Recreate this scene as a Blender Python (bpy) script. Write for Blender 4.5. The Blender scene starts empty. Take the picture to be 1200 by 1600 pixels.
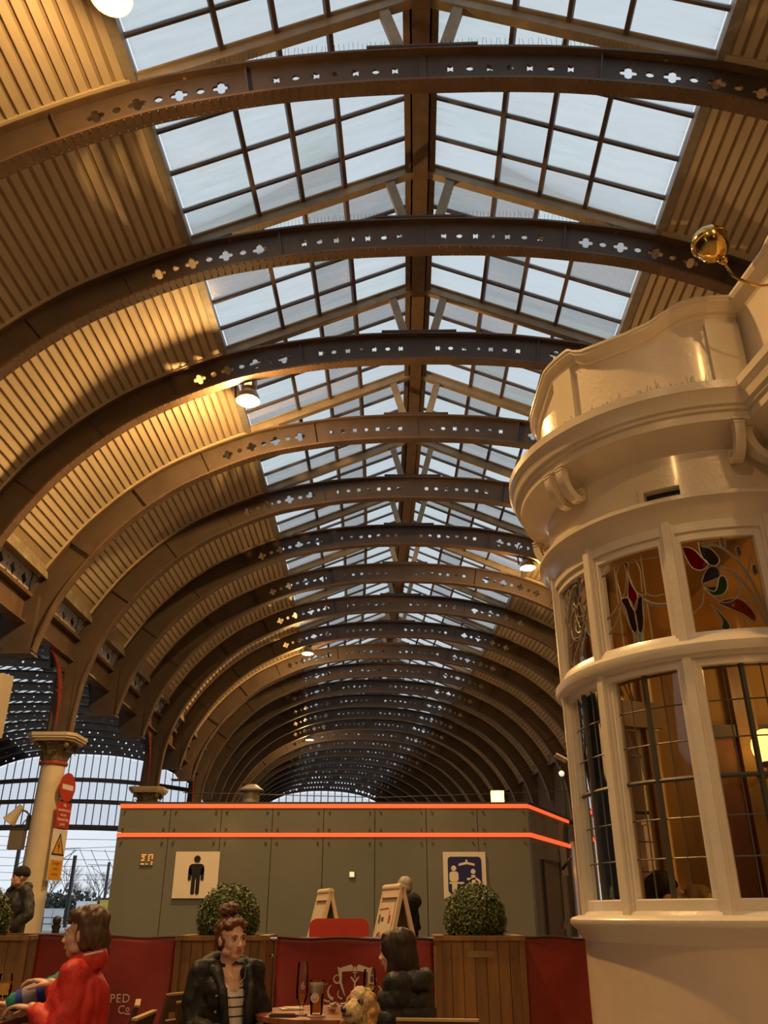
import bpy, bmesh, math, random
import numpy as np
from mathutils import Matrix, Vector, Euler
R = math.radians
rnd = random.Random(7)
SC = bpy.context.scene
COL = SC.collection
# ------------------------------------------------------------------ camera
cam_d = bpy.data.cameras.new('camera')
cam = bpy.data.objects.new('camera', cam_d)
COL.objects.link(cam)
cam_d.sensor_fit = 'VERTICAL'
cam_d.sensor_height = 32.0
cam_d.sensor_width = 24.0
cam_d.lens = 32.0 * 1300 / 1600
cam_d.clip_start = 0.05
cam_d.clip_end = 1500
cam.location = (0, 0, 1.25)
cam.rotation_euler = (R(90 + 25.8), 0, 0)
SC.camera = cam
# ------------------------------------------------------------------ view
SC.view_settings.view_transform = 'Standard'
SC.view_settings.look = 'None'
SC.view_settings.gamma = 1.0
SC.view_settings.use_curve_mapping = False
SC.view_settings.exposure = 0.0
# ------------------------------------------------------------------ sky: even winter overcast at dusk
W = bpy.data.worlds.new('overcast_sky')
SC.world = W
W.use_nodes = True
nt = W.node_tree
bg = nt.nodes['Background']
tc = nt.nodes.new('ShaderNodeTexCoord')
nz = nt.nodes.new('ShaderNodeTexNoise')
nz.inputs['Scale'].default_value = 2.2
nz.inputs['Detail'].default_value = 4
rp = nt.nodes.new('ShaderNodeValToRGB')
rp.color_ramp.elements[0].position = 0.3
rp.color_ramp.elements[0].color = (0.72, 0.79, 0.87, 1)
rp.color_ramp.elements[1].position = 0.75
rp.color_ramp.elements[1].color = (0.80, 0.85, 0.90, 1)
nt.links.new(tc.outputs['Generated'], nz.inputs['Vector'])
nt.links.new(nz.outputs['Fac'], rp.inputs['Fac'])
nt.links.new(rp.outputs['Color'], bg.inputs['Color'])
bg.inputs['Strength'].default_value = 1.05

LAMP_COL = (1.0, 0.57, 0.19)

# ------------------------------------------------------------------ materials
MATS = {}
def mat(name, col, rough=0.6, metal=0.0, var=0.0, scale=6.0, bump=0.0, bscale=None, col2=None, coat=0.0, stretch=None, spec=0.5):
    if name in MATS:
        return MATS[name]
    m = bpy.data.materials.new(name)
    m.use_nodes = True
    t = m.node_tree
    b = t.nodes['Principled BSDF']
    b.inputs['Base Color'].default_value = (*col, 1)
    b.inputs['Roughness'].default_value = rough
    b.inputs['Metallic'].default_value = metal
    b.inputs['Specular IOR Level'].default_value = spec
    b.inputs['Coat Weight'].default_value = coat
    b.inputs['Coat Roughness'].default_value = 0.12
    if var > 0 or bump > 0:
        c = t.nodes.new('ShaderNodeTexCoord')
        vec = c.outputs['Object']
        if stretch:
            mp = t.nodes.new('ShaderNodeMapping')
            mp.inputs['Scale'].default_value = stretch
            t.links.new(vec, mp.inputs['Vector'])
            vec = mp.outputs['Vector']
        n = t.nodes.new('ShaderNodeTexNoise')
        n.inputs['Scale'].default_value = scale
        n.inputs['Detail'].default_value = 5
        n.inputs['Roughness'].default_value = 0.6
        t.links.new(vec, n.inputs['Vector'])
        if var > 0:
            r = t.nodes.new('ShaderNodeValToRGB')
            lo = col2 if col2 else tuple(x * (1 - var) for x in col)
            hi = col if col2 else tuple(min(1, x * (1 + var * 0.6)) for x in col)
            r.color_ramp.elements[0].position = 0.32
            r.color_ramp.elements[0].color = (*lo, 1)
            r.color_ramp.elements[1].position = 0.68
            r.color_ramp.elements[1].color = (*hi, 1)
            t.links.new(n.outputs['Fac'], r.inputs['Fac'])
            t.links.new(r.outputs['Color'], b.inputs['Base Color'])
        if bump > 0:
            n2 = t.nodes.new('ShaderNodeTexNoise')
            n2.inputs['Scale'].default_value = bscale or scale * 4
            n2.inputs['Detail'].default_value = 3
            t.links.new(vec, n2.inputs['Vector'])
            bp = t.nodes.new('ShaderNodeBump')
            bp.inputs['Strength'].default_value = bump
            bp.inputs['Distance'].default_value = 0.02
            t.links.new(n2.outputs['Fac'], bp.inputs['Height'])
            t.links.new(bp.outputs['Normal'], b.inputs['Normal'])
    MATS[name] = m
    return m

def emit(name, col, strength, base=None):
    if name in MATS:
        return MATS[name]
    m = bpy.data.materials.new(name)
    m.use_nodes = True
    b = m.node_tree.nodes['Principled BSDF']
    b.inputs['Base Color'].default_value = (*(base or col), 1)
    b.inputs['Emission Color'].default_value = (*col, 1)
    b.inputs['Emission Strength'].default_value = strength
    MATS[name] = m
    return m

def glass(name, tint=(0.95, 0.95, 0.95), refl=1.0, rough=0.02, milky=0.0, milk=(0.8, 0.8, 0.8), dirt=0.0, dirt_scale=(1, 1, 1)):
    """thin pane: tinted see-through, a fresnel sheen, and an optional milky or dirty share that scatters light"""
    if name in MATS:
        return MATS[name]
    m = bpy.data.materials.new(name)
    m.use_nodes = True
    t = m.node_tree
    t.nodes.remove(t.nodes['Principled BSDF'])
    out = t.nodes['Material Output']
    tr = t.nodes.new('ShaderNodeBsdfTransparent')
    tr.inputs['Color'].default_value = (*tint, 1)
    cur = tr.outputs[0]
    if milky > 0 or dirt > 0:
        tl = t.nodes.new('ShaderNodeBsdfTranslucent')
        tl.inputs['Color'].default_value = (*milk, 1)
        mx = t.nodes.new('ShaderNodeMixShader')
        mx.inputs[0].default_value = milky
        if dirt > 0:
            c = t.nodes.new('ShaderNodeTexCoord')
            gi = t.nodes.new('ShaderNodeObjectInfo')
            ad = t.nodes.new('ShaderNodeVectorMath')
            ad.operation = 'ADD'
            mp = t.nodes.new('ShaderNodeMapping')
            mp.inputs['Scale'].default_value = dirt_scale
            t.links.new(c.outputs['Object'], ad.inputs[0])
            sc = t.nodes.new('ShaderNodeVectorMath')
            sc.operation = 'SCALE'
            sc.inputs['Scale'].default_value = 40
            cb = t.nodes.new('ShaderNodeCombineXYZ')
            for i in range(3):
                t.links.new(gi.outputs['Random'], cb.inputs[i])
            t.links.new(cb.outputs[0], sc.inputs[0])
            t.links.new(sc.outputs[0], ad.inputs[1])
            t.links.new(ad.outputs[0], mp.inputs['Vector'])
            n = t.nodes.new('ShaderNodeTexNoise')
            n.inputs['Scale'].default_value = 1.0
            n.inputs['Detail'].default_value = 6
            n.inputs['Roughness'].default_value = 0.68
            t.links.new(mp.outputs[0], n.inputs['Vector'])
            r = t.nodes.new('ShaderNodeMapRange')
            r.inputs['From Min'].default_value = 0.3
            r.inputs['From Max'].default_value = 0.72
            r.inputs['To Min'].default_value = milky
            r.inputs['To Max'].default_value = min(1, milky + dirt)
            t.links.new(n.outputs['Fac'], r.inputs['Value'])
            t.links.new(r.outputs[0], mx.inputs[0])
            # each pane is a little different in tint, as replaced panes are
            hr = t.nodes.new('ShaderNodeValToRGB')
            e = hr.color_ramp.elements
            e[0].color = (milk[0] * .86, milk[1] * .92, milk[2] * .86, 1)
            e[1].color = (milk[0], milk[1] * .97, milk[2] * .95, 1)
            e2 = e.new(0.45)
            e2.color = (milk[0], milk[1], milk[2], 1)
            t.links.new(gi.outputs['Random'], hr.inputs['Fac'])
            t.links.new(hr.outputs[0], tl.inputs['Color'])
        t.links.new(cur, mx.inputs[1])
        t.links.new(tl.outputs[0], mx.inputs[2])
        cur = mx.outputs[0]
    if refl > 0:
        gl = t.nodes.new('ShaderNodeBsdfGlossy')
        gl.inputs['Roughness'].default_value = rough
        fr = t.nodes.new('ShaderNodeFresnel')
        fr.inputs['IOR'].default_value = 1.45
        mu = t.nodes.new('ShaderNodeMath')
        mu.operation = 'MULTIPLY'
        mu.inputs[1].default_value = refl
        t.links.new(fr.outputs[0], mu.inputs[0])
        m2 = t.nodes.new('ShaderNodeMixShader')
        t.links.new(mu.outputs[0], m2.inputs[0])
        t.links.new(cur, m2.inputs[1])
        t.links.new(gl.outputs[0], m2.inputs[2])
        cur = m2.outputs[0]
    t.links.new(cur, out.inputs['Surface'])
    MATS[name] = m
    return m

# ------------------------------------------------------------------ mesh building
class MB:
    def __init__(self):
        self.v = []
        self.f = []
        self.mi = []
    def add(self, vs, fs, mi=0):
        o = len(self.v)
        self.v.extend([tuple(p) for p in vs])
        for f in fs:
            self.f.append(tuple(i + o for i in f))
            self.mi.append(mi)
        return self
    def box(self, c, s, rot=None, mi=0, taper=None):
        x, y, z = s[0] / 2, s[1] / 2, s[2] / 2
        tx, ty = taper if taper else (1, 1)
        vs = [(-x, -y, -z), (x, -y, -z), (x, y, -z), (-x, y, -z), (-x * tx, -y * ty, z), (x * tx, -y * ty, z), (x * tx, y * ty, z), (-x * tx, y * ty, z)]
        if rot is not None:
            M = rot if isinstance(rot, Matrix) else Euler(rot).to_matrix()
            vs = [M @ Vector(p) for p in vs]
        vs = [(p[0] + c[0], p[1] + c[1], p[2] + c[2]) for p in vs]
        return self.add(vs, [(0, 3, 2, 1), (4, 5, 6, 7), (0, 1, 5, 4), (1, 2, 6, 5), (2, 3, 7, 6), (3, 0, 4, 7)], mi)
    def b2(self, x0, x1, y0, y1, z0, z1, mi=0):
        return self.box(((x0 + x1) / 2, (y0 + y1) / 2, (z0 + z1) / 2), (x1 - x0, y1 - y0, z1 - z0), mi=mi)
    def bar(self, p, q, w, h, up=(0, 0, 1), mi=0):
        p, q = Vector(p), Vector(q)
        d = q - p
        L = d.length
        d.normalize()
        up = Vector(up)
        s = d.cross(up)
        if s.length < 1e-6:
            s = d.cross(Vector((1, 0, 0)))
        s.normalize()
        u = s.cross(d)
        M = Matrix((s, d, u)).transposed()
        return self.box((p + q) / 2, (w, L, h), M, mi)
    def tube(self, pts, r, n=8, mi=0, cap=True, closed=False):
        pts = [Vector(p) for p in pts]
        m = len(pts)
        rs = r if hasattr(r, '__len__') else [r] * m
        rings = []
        ref = None
        for i, p in enumerate(pts):
            if closed:
                d = pts[(i + 1) % m] - pts[i - 1]
            else:
                d = pts[min(i + 1, m - 1)] - pts[max(i - 1, 0)]
            if d.length < 1e-9:
                d = Vector((0, 0, 1))
            d.normalize()
            if ref is None:
                ref = Vector((0, 0, 1)) if abs(d.z) < 0.9 else Vector((1, 0, 0))
            s = d.cross(ref)
            if s.length < 1e-6:
                s = d.orthogonal()
            s.normalize()
            ref = s.cross(d)
            rings.append([p + (s * math.cos(2 * math.pi * k / n) + ref * math.sin(2 * math.pi * k / n)) * rs[i] for k in range(n)])
        vs = [q for rg in rings for q in rg]
        fs = []
        for i in range(m if closed else m - 1):
            a, b = i * n, ((i + 1) % m) * n
            for k in range(n):
                k2 = (k + 1) % n
                fs.append((a + k, a + k2, b + k2, b + k))
        if cap and not closed:
            fs.append(tuple(range(n - 1, -1, -1)))
            fs.append(tuple(range((m - 1) * n, m * n)))
        return self.add(vs, fs, mi)
    def lathe(self, prof, c=(0, 0, 0), n=24, a0=0.0, a1=360.0, mi=0, cap=False, scale=(1, 1)):
        """profile = list of (radius, z); full turn closes on itself"""
        full = abs(a1 - a0) >= 359.9
        k = n if full else n + 1
        vs, fs = [], []
        m = len(prof)
        for i in range(k):
            a = R(a0 + (a1 - a0) * i / n)
            ca, sa = math.cos(a), math.sin(a)
            for (r, z) in prof:
                vs.append((c[0] + r * ca * scale[0], c[1] + r * sa * scale[1], c[2] + z))
        for i in range(n):
            j = (i + 1) % k
            for q in range(m - 1):
                fs.append((i * m + q, j * m + q, j * m + q + 1, i * m + q + 1))
        if cap and not full:
            fs.append(tuple(range(m)))
            fs.append(tuple((k - 1) * m + q for q in range(m - 1, -1, -1)))
        return self.add(vs, fs, mi)
    def prism(self, poly, fr, d, mi=0):
        """poly in 2D extruded by d; fr(x, y, t) -> 3D"""
        n = len(poly)
        vs = [fr(x, y, 0) for x, y in poly] + [fr(x, y, d) for x, y in poly]
        fs = [tuple(range(n - 1, -1, -1)), tuple(range(n, 2 * n))]
        for i in range(n):
            j = (i + 1) % n
            fs.append((i, j, n + j, n + i))
        return self.add(vs, fs, mi)
    def ball(self, c, r, n=10, m=7, mi=0, rot=None):
        rr = r if hasattr(r, '__len__') else (r, r, r)
        M = Euler(rot).to_matrix() if rot is not None else None
        vs, fs = [], []
        def P(x, y, z):
            q = Vector((x * rr[0], y * rr[1], z * rr[2]))
            if M is not None:
                q = M @ q
            return (q.x + c[0], q.y + c[1], q.z + c[2])
        vs.append(P(0, 0, 1))
        for i in range(1, m):
            t = math.pi * i / m
            for k in range(n):
                a = 2 * math.pi * k / n
                vs.append(P(math.sin(t) * math.cos(a), math.sin(t) * math.sin(a), math.cos(t)))
        vs.append(P(0, 0, -1))
        for k in range(n):
            fs.append((0, 1 + k, 1 + (k + 1) % n))
        for i in range(m - 2):
            for k in range(n):
                a, b = 1 + i * n + k, 1 + i * n + (k + 1) % n
                fs.append((a, a + n, b + n, b))
        L = len(vs) - 1
        for k in range(n):
            fs.append((L, L - n + (k + 1) % n, L - n + k))
        return self.add(vs, fs, mi)
    def mesh(self, name, mats, smooth=False):
        me = bpy.data.meshes.new(name)
        me.from_pydata(self.v, [], self.f)
        for m in (mats if isinstance(mats, (list, tuple)) else [mats]):
            me.materials.append(m)
        if any(self.mi):
            me.polygons.foreach_set('material_index', self.mi)
        if smooth:
            me.polygons.foreach_set('use_smooth', [True] * len(me.polygons))
        bm = bmesh.new()
        bm.from_mesh(me)
        bmesh.ops.recalc_face_normals(bm, faces=bm.faces)
        bm.to_mesh(me)
        bm.free()
        if smooth:
            sharp(me, 38)
        me.update()
        return me
    def build(self, name, mats, parent=None, smooth=False, M=None):
        return link(name, self.mesh(name, mats, smooth), parent, M)

def sharp(me, deg):
    bm = bmesh.new()
    bm.from_mesh(me)
    lim = R(deg)
    for e in bm.edges:
        if len(e.link_faces) == 2:
            try:
                e.smooth = e.calc_face_angle() < lim
            except Exception:
                pass
    bm.to_mesh(me)
    bm.free()

def link(name, data, parent=None, M=None):
    o = bpy.data.objects.new(name, data)
    COL.objects.link(o)
    if parent is not None:
        o.parent = parent
    if M is not None:
        o.matrix_local = M
    return o

def empty(name, loc=(0, 0, 0), rz=0.0):
    o = bpy.data.objects.new(name, None)
    o.empty_display_size = 0.2
    COL.objects.link(o)
    o.location = loc
    o.rotation_euler = (0, 0, rz)
    return o

def tag(o, label=None, cat=None, group=None, kind=None):
    if label: o['label'] = label
    if cat: o['category'] = cat
    if group: o['group'] = group
    if kind: o['kind'] = kind
    return o

def thing(name, label, cat, loc=(0, 0, 0), rz=0.0, group=None):
    return tag(empty(name, loc, rz), label, cat, group)

def struct(name, o=None, loc=(0, 0, 0), rz=0.0, label=None):
    if o is None:
        o = empty(name, loc, rz)
    return tag(o, label, None, None, 'structure')

def copy_tree(o, parent=None):
    c = o.copy()
    COL.objects.link(c)
    c.parent = parent
    for ch in list(o.children):
        if ch.type != 'LIGHT':
            copy_tree(ch, c)
    return c

def sheet(outer, holes, thick, name='sheet'):
    """flat plate in its own XY plane with real holes, thickness along Z"""
    cu = bpy.data.curves.new(name, 'CURVE')
    cu.dimensions = '2D'
    cu.fill_mode = 'BOTH'
    cu.extrude = thick / 2
    for loop in [outer] + list(holes):
        sp = cu.splines.new('POLY')
        sp.points.add(len(loop) - 1)
        for i, (x, y) in enumerate(loop):
            sp.points[i].co = (x, y, 0, 1)
        sp.use_cyclic_u = True
    o = bpy.data.objects.new(name, cu)
    COL.objects.link(o)
    dg = bpy.context.evaluated_depsgraph_get()
    me = bpy.data.meshes.new_from_object(o.evaluated_get(dg))
    bpy.data.objects.remove(o)
    bpy.data.curves.remove(cu)
    me.name = name
    me.materials.clear()
    return me

def text_mesh(s, size, thick=0.002, spacing=1.0):
    cu = bpy.data.curves.new('text', 'FONT')
    cu.body = s
    cu.size = size
    cu.extrude = thick / 2
    cu.align_x = 'CENTER'
    cu.align_y = 'CENTER'
    cu.space_character = spacing
    cu.resolution_u = 3
    o = bpy.data.objects.new('text', cu)
    COL.objects.link(o)
    dg = bpy.context.evaluated_depsgraph_get()
    me = bpy.data.meshes.new_from_object(o.evaluated_get(dg))
    bpy.data.objects.remove(o)
    bpy.data.curves.remove(cu)
    me.materials.clear()
    return me

def circ(cx, cy, r, n=12, a=0.0, ry=None):
    ry = r if ry is None else ry
    return [(cx + r * math.cos(a + 2 * math.pi * i / n), cy + ry * math.sin(a + 2 * math.pi * i / n)) for i in range(n)]

def catmull(P, n=8):
    P = [np.array(p, float) for p in P]
    Q = [2 * P[0] - P[1]] + P + [2 * P[-1] - P[-2]]
    out = []
    for i in range(1, len(Q) - 2):
        for k in range(n):
            t = k / n
            a, b, c, d = Q[i - 1], Q[i], Q[i + 1], Q[i + 2]
            out.append(0.5 * ((2 * b) + (c - a) * t + (2 * a - 5 * b + 4 * c - d) * t * t + (3 * b - a - 3 * c + d) * t ** 3))
    out.append(P[-1])
    return [tuple(p) for p in out]

def lamp_light(name, loc, power, col=LAMP_COL, radius=0.08, parent=None, spot=None, rot=None, blend=0.6):
    ld = bpy.data.lights.new(name, 'SPOT' if spot else 'POINT')
    ld.energy = power
    ld.color = col
    ld.shadow_soft_size = radius
    if spot:
        ld.spot_size = R(spot)
        ld.spot_blend = blend
    o = link(name, ld, parent)
    o.location = loc
    if rot:
        o.rotation_euler = rot
    return o

# paints used in many places
M_RIB = mat('maroon_brown_ironwork', (0.098, 0.068, 0.052), 0.55, var=0.25, scale=1.5)
M_FLANGE = mat('brown_rib_flange', (0.14, 0.086, 0.055), 0.5, var=0.3, scale=2.0)
M_BOARD = mat('cream_roof_board', (0.60, 0.50, 0.36), 0.6, var=0.14, scale=2.0, stretch=(1, 0.3, 1))
M_GROOVE = mat('brown_roof_groove', (0.36, 0.265, 0.17), 0.8, var=0.1)
M_BEAM = mat('stone_painted_beam', (0.42, 0.33, 0.22), 0.55, var=0.2, scale=3)
M_BAR = mat('brown_glazing_bar', (0.13, 0.085, 0.065), 0.6)
M_RIDGE = mat('brown_ridge_beam', (0.20, 0.13, 0.08), 0.6, var=0.2)
M_CREAM = mat('cream_gloss_paint', (0.74, 0.64, 0.50), 0.28, var=0.06, scale=3, bump=0.12, bscale=30, coat=0.3)
M_WHITE = mat('ivory_gloss_woodwork', (0.76, 0.68, 0.55), 0.3, var=0.05, scale=4, bump=0.1, bscale=45, coat=0.3)
M_SKYPANE = glass('dirty_roof_glass', (0.78, 0.82, 0.86), refl=0.5, rough=0.15, milky=0.15, milk=(0.72, 0.77, 0.75), dirt=0.75, dirt_scale=(1.1, 9.0, 2.0))
M_CLEAR = glass('clear_window_glass', (0.93, 0.93, 0.92), refl=1.0)
M_CHROME = mat('polished_chrome', (0.75, 0.73, 0.7), 0.12, metal=1.0)
M_BLACK = mat('black_iron_paint', (0.02, 0.018, 0.017), 0.4)
# ================================================================== TRAIN SHED ROOF
RC = 578.0
def axis_x(y): return 0.114 + 0.067 * y - y * y / RC
def axis_m(y): return 0.067 - 2 * y / RC
def rib_y(k): return 7.48 + 3.05 * (k - 1)
def rib_M(k):
    y = rib_y(k)
    return Matrix.Translation((axis_x(y), y, 0)) @ Matrix.Rotation(-math.atan(axis_m(y)), 4, 'Z')
def bay_M(k):
    y = rib_y(k) + 1.525
    return Matrix.Translation((axis_x(y), y, 0)) @ Matrix.Rotation(-math.atan(axis_m(y)), 4, 'Z')
K0, K1 = -12, 24
HALF = [(0, 11.16), (1.1, 11.13), (2.2, 11.02), (3.65, 10.71), (5.06, 10.08), (5.85, 9.55), (6.42, 9.03), (6.95, 8.42), (7.5, 7.55), (7.75, 6.98), (7.92, 6.4), (7.98, 6.1), (8.03, 5.55), (8.05, 4.97)]
INTR = catmull(HALF, 8)
def offset_curve(P, d):
    out = []
    for i, p in enumerate(P):
        a, b = P[max(i - 1, 0)], P[min(i + 1, len(P) - 1)]
        tx, tz = b[0] - a[0], b[1] - a[1]
        L = math.hypot(tx, tz)
        out.append((p[0] - tz / L * d, p[1] + tx / L * d))
    out[0] = (0, out[0][1])
    return out
class Arc:
    def __init__(self, P):
        self.P = np.array(P)
        self.s = np.concatenate([[0], np.cumsum(np.hypot(*np.diff(self.P, axis=0).T))])
        self.L = self.s[-1]
    def at(self, s):
        x = float(np.interp(s, self.s, self.P[:, 0])); z = float(np.interp(s, self.s, self.P[:, 1]))
        e = 0.02
        x2 = float(np.interp(s + e, self.s, self.P[:, 0])); z2 = float(np.interp(s + e, self.s, self.P[:, 1]))
        x1 = float(np.interp(s - e, self.s, self.P[:, 0])); z1 = float(np.interp(s - e, self.s, self.P[:, 1]))
        L = math.hypot(x2 - x1, z2 - z1) or 1
        t = ((x2 - x1) / L, (z2 - z1) / L)
        return x, z, t, (-t[1], t[0])
    def s_of_x(self, x): return float(np.interp(x, self.P[:, 0], self.s))
    def s_of_z(self, z): return float(np.interp(-z, -self.P[:, 1], self.s))
DEPTH = 0.60
ain = Arc(INTR)
aex = Arc(offset_curve(INTR, DEPTH))
amid = Arc(offset_curve(INTR, DEPTH * 0.5))

def to_xz(me):      # a plate drawn in XY stands up in XZ
    me.transform(Matrix.Rotation(R(90), 4, 'X'))
    return me

def web_mesh(zfoot, detail=True):
    s1 = ain.s_of_z(zfoot)
    i_pts = [ain.at(s)[:2] for s in np.linspace(0.001, s1, 46)]
    s2 = aex.s_of_z(zfoot)
    e_pts = [aex.at(s)[:2] for s in np.linspace(0.001, s2, 46)]
    outer = [(-x, z) for x, z in reversed(i_pts)] + i_pts[1:] + list(reversed(e_pts)) + [(-x, z) for x, z in e_pts[1:]]
    holes = []
    def place(s, shape):
        for sg in (-1, 1):
            x, z, t, n = amid.at(s)
            holes.append([(sg * (x + t[0] * a + n[0] * b), z + t[1] * a + n[1] * b) for a, b in shape])
    def star(r):
        return [((r if i % 2 == 0 else r * .55) * math.cos(math.pi * i / 6), (r if i % 2 == 0 else r * .55) * math.sin(math.pi * i / 6)) for i in range(12)]
    def quatre(r):
        out = []
        for q in range(4):
            c = q * math.pi / 2
            for a in (-1.9, -1.0, 0, 1.0, 1.9):
                out.append((r * .58 * math.cos(c) + r * .42 * math.cos(c + a), r * .58 * math.sin(c) + r * .42 * math.sin(c + a)))
        return out
    for s in (.37, .90, 1.43, 1.97): place(s, star(.078))
    for s in (.63, 1.17, 1.71): place(s, circ(0, 0, .052, 10))
    for s in (2.72, 3.29, 3.86, 4.43): place(s, quatre(.125))
    for s in (3.0, 3.57, 4.14): place(s, circ(0, 0, .058, 10))
    me = to_xz(sheet(outer, holes, 0.03, 'rib_web'))
    me.materials.append(M_RIB)
    return me

def flange_mesh(arc, zfoot, w, off0, off1, name):
    mb = MB()
    s1 = arc.s_of_z(zfoot)
    ss = list(np.linspace(0, s1, 48))
    pts = [(-1, s) for s in reversed(ss)] + [(1, s) for s in ss[1:]]
    n = len(pts)
    for sg, s in pts:
        x, z, t, nn = arc.at(s)
        if s < 1e-6: nn = (0, 1); x = 0
        for o, y in ((off0, -w / 2), (off0, w / 2), (off1, w / 2), (off1, -w / 2)):
            mb.v.append((sg * (x + nn[0] * o), y, z + nn[1] * o))
    for i in range(n - 1):
        a, b = i * 4, i * 4 + 4
        for k in range(4):
            k2 = (k + 1) % 4
            mb.f.append((a + k, a + k2, b + k2, b + k)); mb.mi.append(0)
    mb.f += [(0, 1, 2, 3), (4 * n - 1, 4 * n - 2, 4 * n - 3, 4 * n - 4)]; mb.mi += [0, 0]
    return mb.mesh(name, M_FLANGE, smooth=False)

def rivet_mesh(zfoot):
    mb = MB()
    s1 = ain.s_of_z(zfoot)
    def riv(c, ax, r, h):
        ax = Vector(ax)
        a = ax.orthogonal().normalized(); b = ax.cross(a)
        c = Vector(c)
        vs = [c + a * r, c + b * r, c - a * r, c - b * r, c + ax * h]
        mb.add(vs, [(0, 1, 4), (1, 2, 4), (2, 3, 4), (3, 0, 4)])
    s = 0.3
    while s < s1 - .05:
        x, z, t, n = ain.at(s)
        for sg in (-1, 1):
            for y in (-.085, .085):
                riv((sg * (x - n[0] * .02), y, z - n[1] * .02), (-sg * n[0], 0, -n[1]), .017, .014)
            riv((sg * (x + n[0] * .06), -.015, z + n[1] * .06), (0, -1, 0), .015, .013)
        s += .115
    return mb.mesh('rivets', M_FLANGE)

def stiff_mesh(s):
    mb = MB()
    for sg in (-1, 1):
        x, z, t, n = amid.at(s)
        p = (sg * (x - n[0] * DEPTH * .47), 0, z - n[1] * DEPTH * .47)
        q = (sg * (x + n[0] * DEPTH * .47), 0, z + n[1] * DEPTH * .47)
        mb.bar(p, q, .09, .045, up=(0, 1, 0))
        mb.bar(p, q, .02, .16, up=(0, 1, 0))
    return mb.mesh('stiffener', M_RIB)

ceiling = struct('ceiling', label='curved iron and glass train shed roof above the platform')
z_lo, z_hi = 4.99, 6.12
web = {True: web_mesh(z_lo), False: web_mesh(z_hi)}
bfl = {c: flange_mesh(ain, z, .22, -.02, .02, 'bottom_flange') for c, z in ((True, z_lo), (False, z_hi))}
tfl = {c: flange_mesh(aex, z, .24, -.02, .02, 'top_flange') for c, z in ((True, 6.5), (False, z_hi + .3))}
riv = {True: rivet_mesh(z_lo), False: rivet_mesh(z_hi)}
stf = [stiff_mesh(s) for s in (2.36, 4.95, 6.6, 8.3)]
cst = MB().box((0, 0, 11.46), (.1, .05, .56)).mesh('centre_stiffener', M_RIB)
def is_col(k): return (k - 2) % 3 == 0
for k in range(K0, K1 + 1):
    rb = link('rib', web[is_col(k)], ceiling, rib_M(k))
    link('bottom_flange', bfl[is_col(k)], rb)
    link('top_flange', tfl[is_col(k)], rb)
    link('stiffener', cst, rb)
    for me in stf: link('stiffener', me, rb)
    if k < 12:
        tag(link('rivets', riv[is_col(k)], rb), kind='stuff')

# ---- boarding between the ribs
SKX, SKZ, RGZ = 3.86, 11.42, 13.06
PITCHB = 0.166
s_top = aex.s_of_x(SKX + .10)
s_bot = aex.s_of_z(8.02)
nb = int((s_bot - s_top) / PITCHB)
def board_box(mb, sg, i, y0=-1.53, y1=1.53):
    s = s_top + PITCHB * (i + .36)
    x, z, t, n = aex.at(s)
    c = (sg * (x + n[0] * .045), (y0 + y1) / 2, z + n[1] * .045)
    ang = math.atan2(t[1], t[0])
    rot = Matrix.Rotation(-ang, 3, 'Y') if sg > 0 else Matrix.Rotation(ang, 3, 'Y')
    mb.box(c, (.112, y1 - y0, .035), rot)
bm_ = {}
for sg in (-1, 1):
    for i in range(nb):
        mb = MB(); board_box(mb, sg, i)
        bm_[sg, i] = mb.mesh('board', M_BOARD)
single = set()
for k in (0, 1, 2, 3, 4, 5):
    for i in range(nb): single.add((k, -1, i))
for k in (0, 1, 2, 3, 4):
    for i in range(int((300 - 6 * nb) / 5)): single.add((k, 1, i))
rest = MB()
for k in range(K0, K1):
    Mk = bay_M(k)
    for sg in (-1, 1):
        for i in range(nb):
            if (k, sg, i) in single:
                link('board', bm_[sg, i], ceiling, Mk)
            else:
                t = MB(); board_box(t, sg, i)
                rest.add([Mk @ Vector(v) for v in t.v], t.f)
tag(rest.build('boards', M_BOARD, ceiling), kind='stuff')
# dark backing behind the boards, the edge board along the rib, and the gutter board at the foot
bk = MB()
ss = np.linspace(s_top - .05, s_bot + .35, 30)
for sg in (-1, 1):
    o = len(bk.v)
    for s in ss:
        x, z, t, n = aex.at(s)
        for off in (.050, .09):
            for y in (-1.56, 1.56):
                bk.v.append((sg * (x + n[0] * off), y, z + n[1] * off))
    for i in range(len(ss) - 1):
        a = o + i * 4; b = a + 4
        for q in ((a, a + 1, b + 1, b), (a + 2, b + 2, b + 3, a + 3)):
            bk.f.append(q); bk.mi.append(0)
back_me = bk.mesh('roof_sheet', M_GROOVE)
ed = MB()
for y in (-1.40, 1.40):
    for sg in (-1, 1):
        o = len(ed.v)
        for s in ss:
            x, z, t, n = aex.at(s)
            for off, yy in ((.0, y - .06), (.0, y + .06), (.05, y + .06), (.05, y - .06)):
                ed.v.append((sg * (x + n[0] * off), yy, z + n[1] * off))
        for i in range(len(ss) - 1):
            a = o + i * 4; b = a + 4
            for q in range(4):
                q2 = (q + 1) % 4
                ed.f.append((a + q, a + q2, b + q2, b + q)); ed.mi.append(0)
edge_me = ed.mesh('edge_board', M_BOARD)
gut = MB()
for sg in (-1, 1):
    x, z, t, n = aex.at(s_bot + .12)
    gut.box((sg * (x + .03), 0, z), (.04, 3.05, .42), (0, R(8) * sg, 0))
gut_me = gut.mesh('gutter_board', mat('grey_gutter_board', (.30, .25, .17), .6, var=.4, scale=3))
for k in range(K0, K1):
    Mk = bay_M(k)
    link('roof_sheet', back_me, ceiling, Mk)
    link('edge_board', edge_me, ceiling, Mk)
    link('gutter_board', gut_me, ceiling, Mk)

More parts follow.
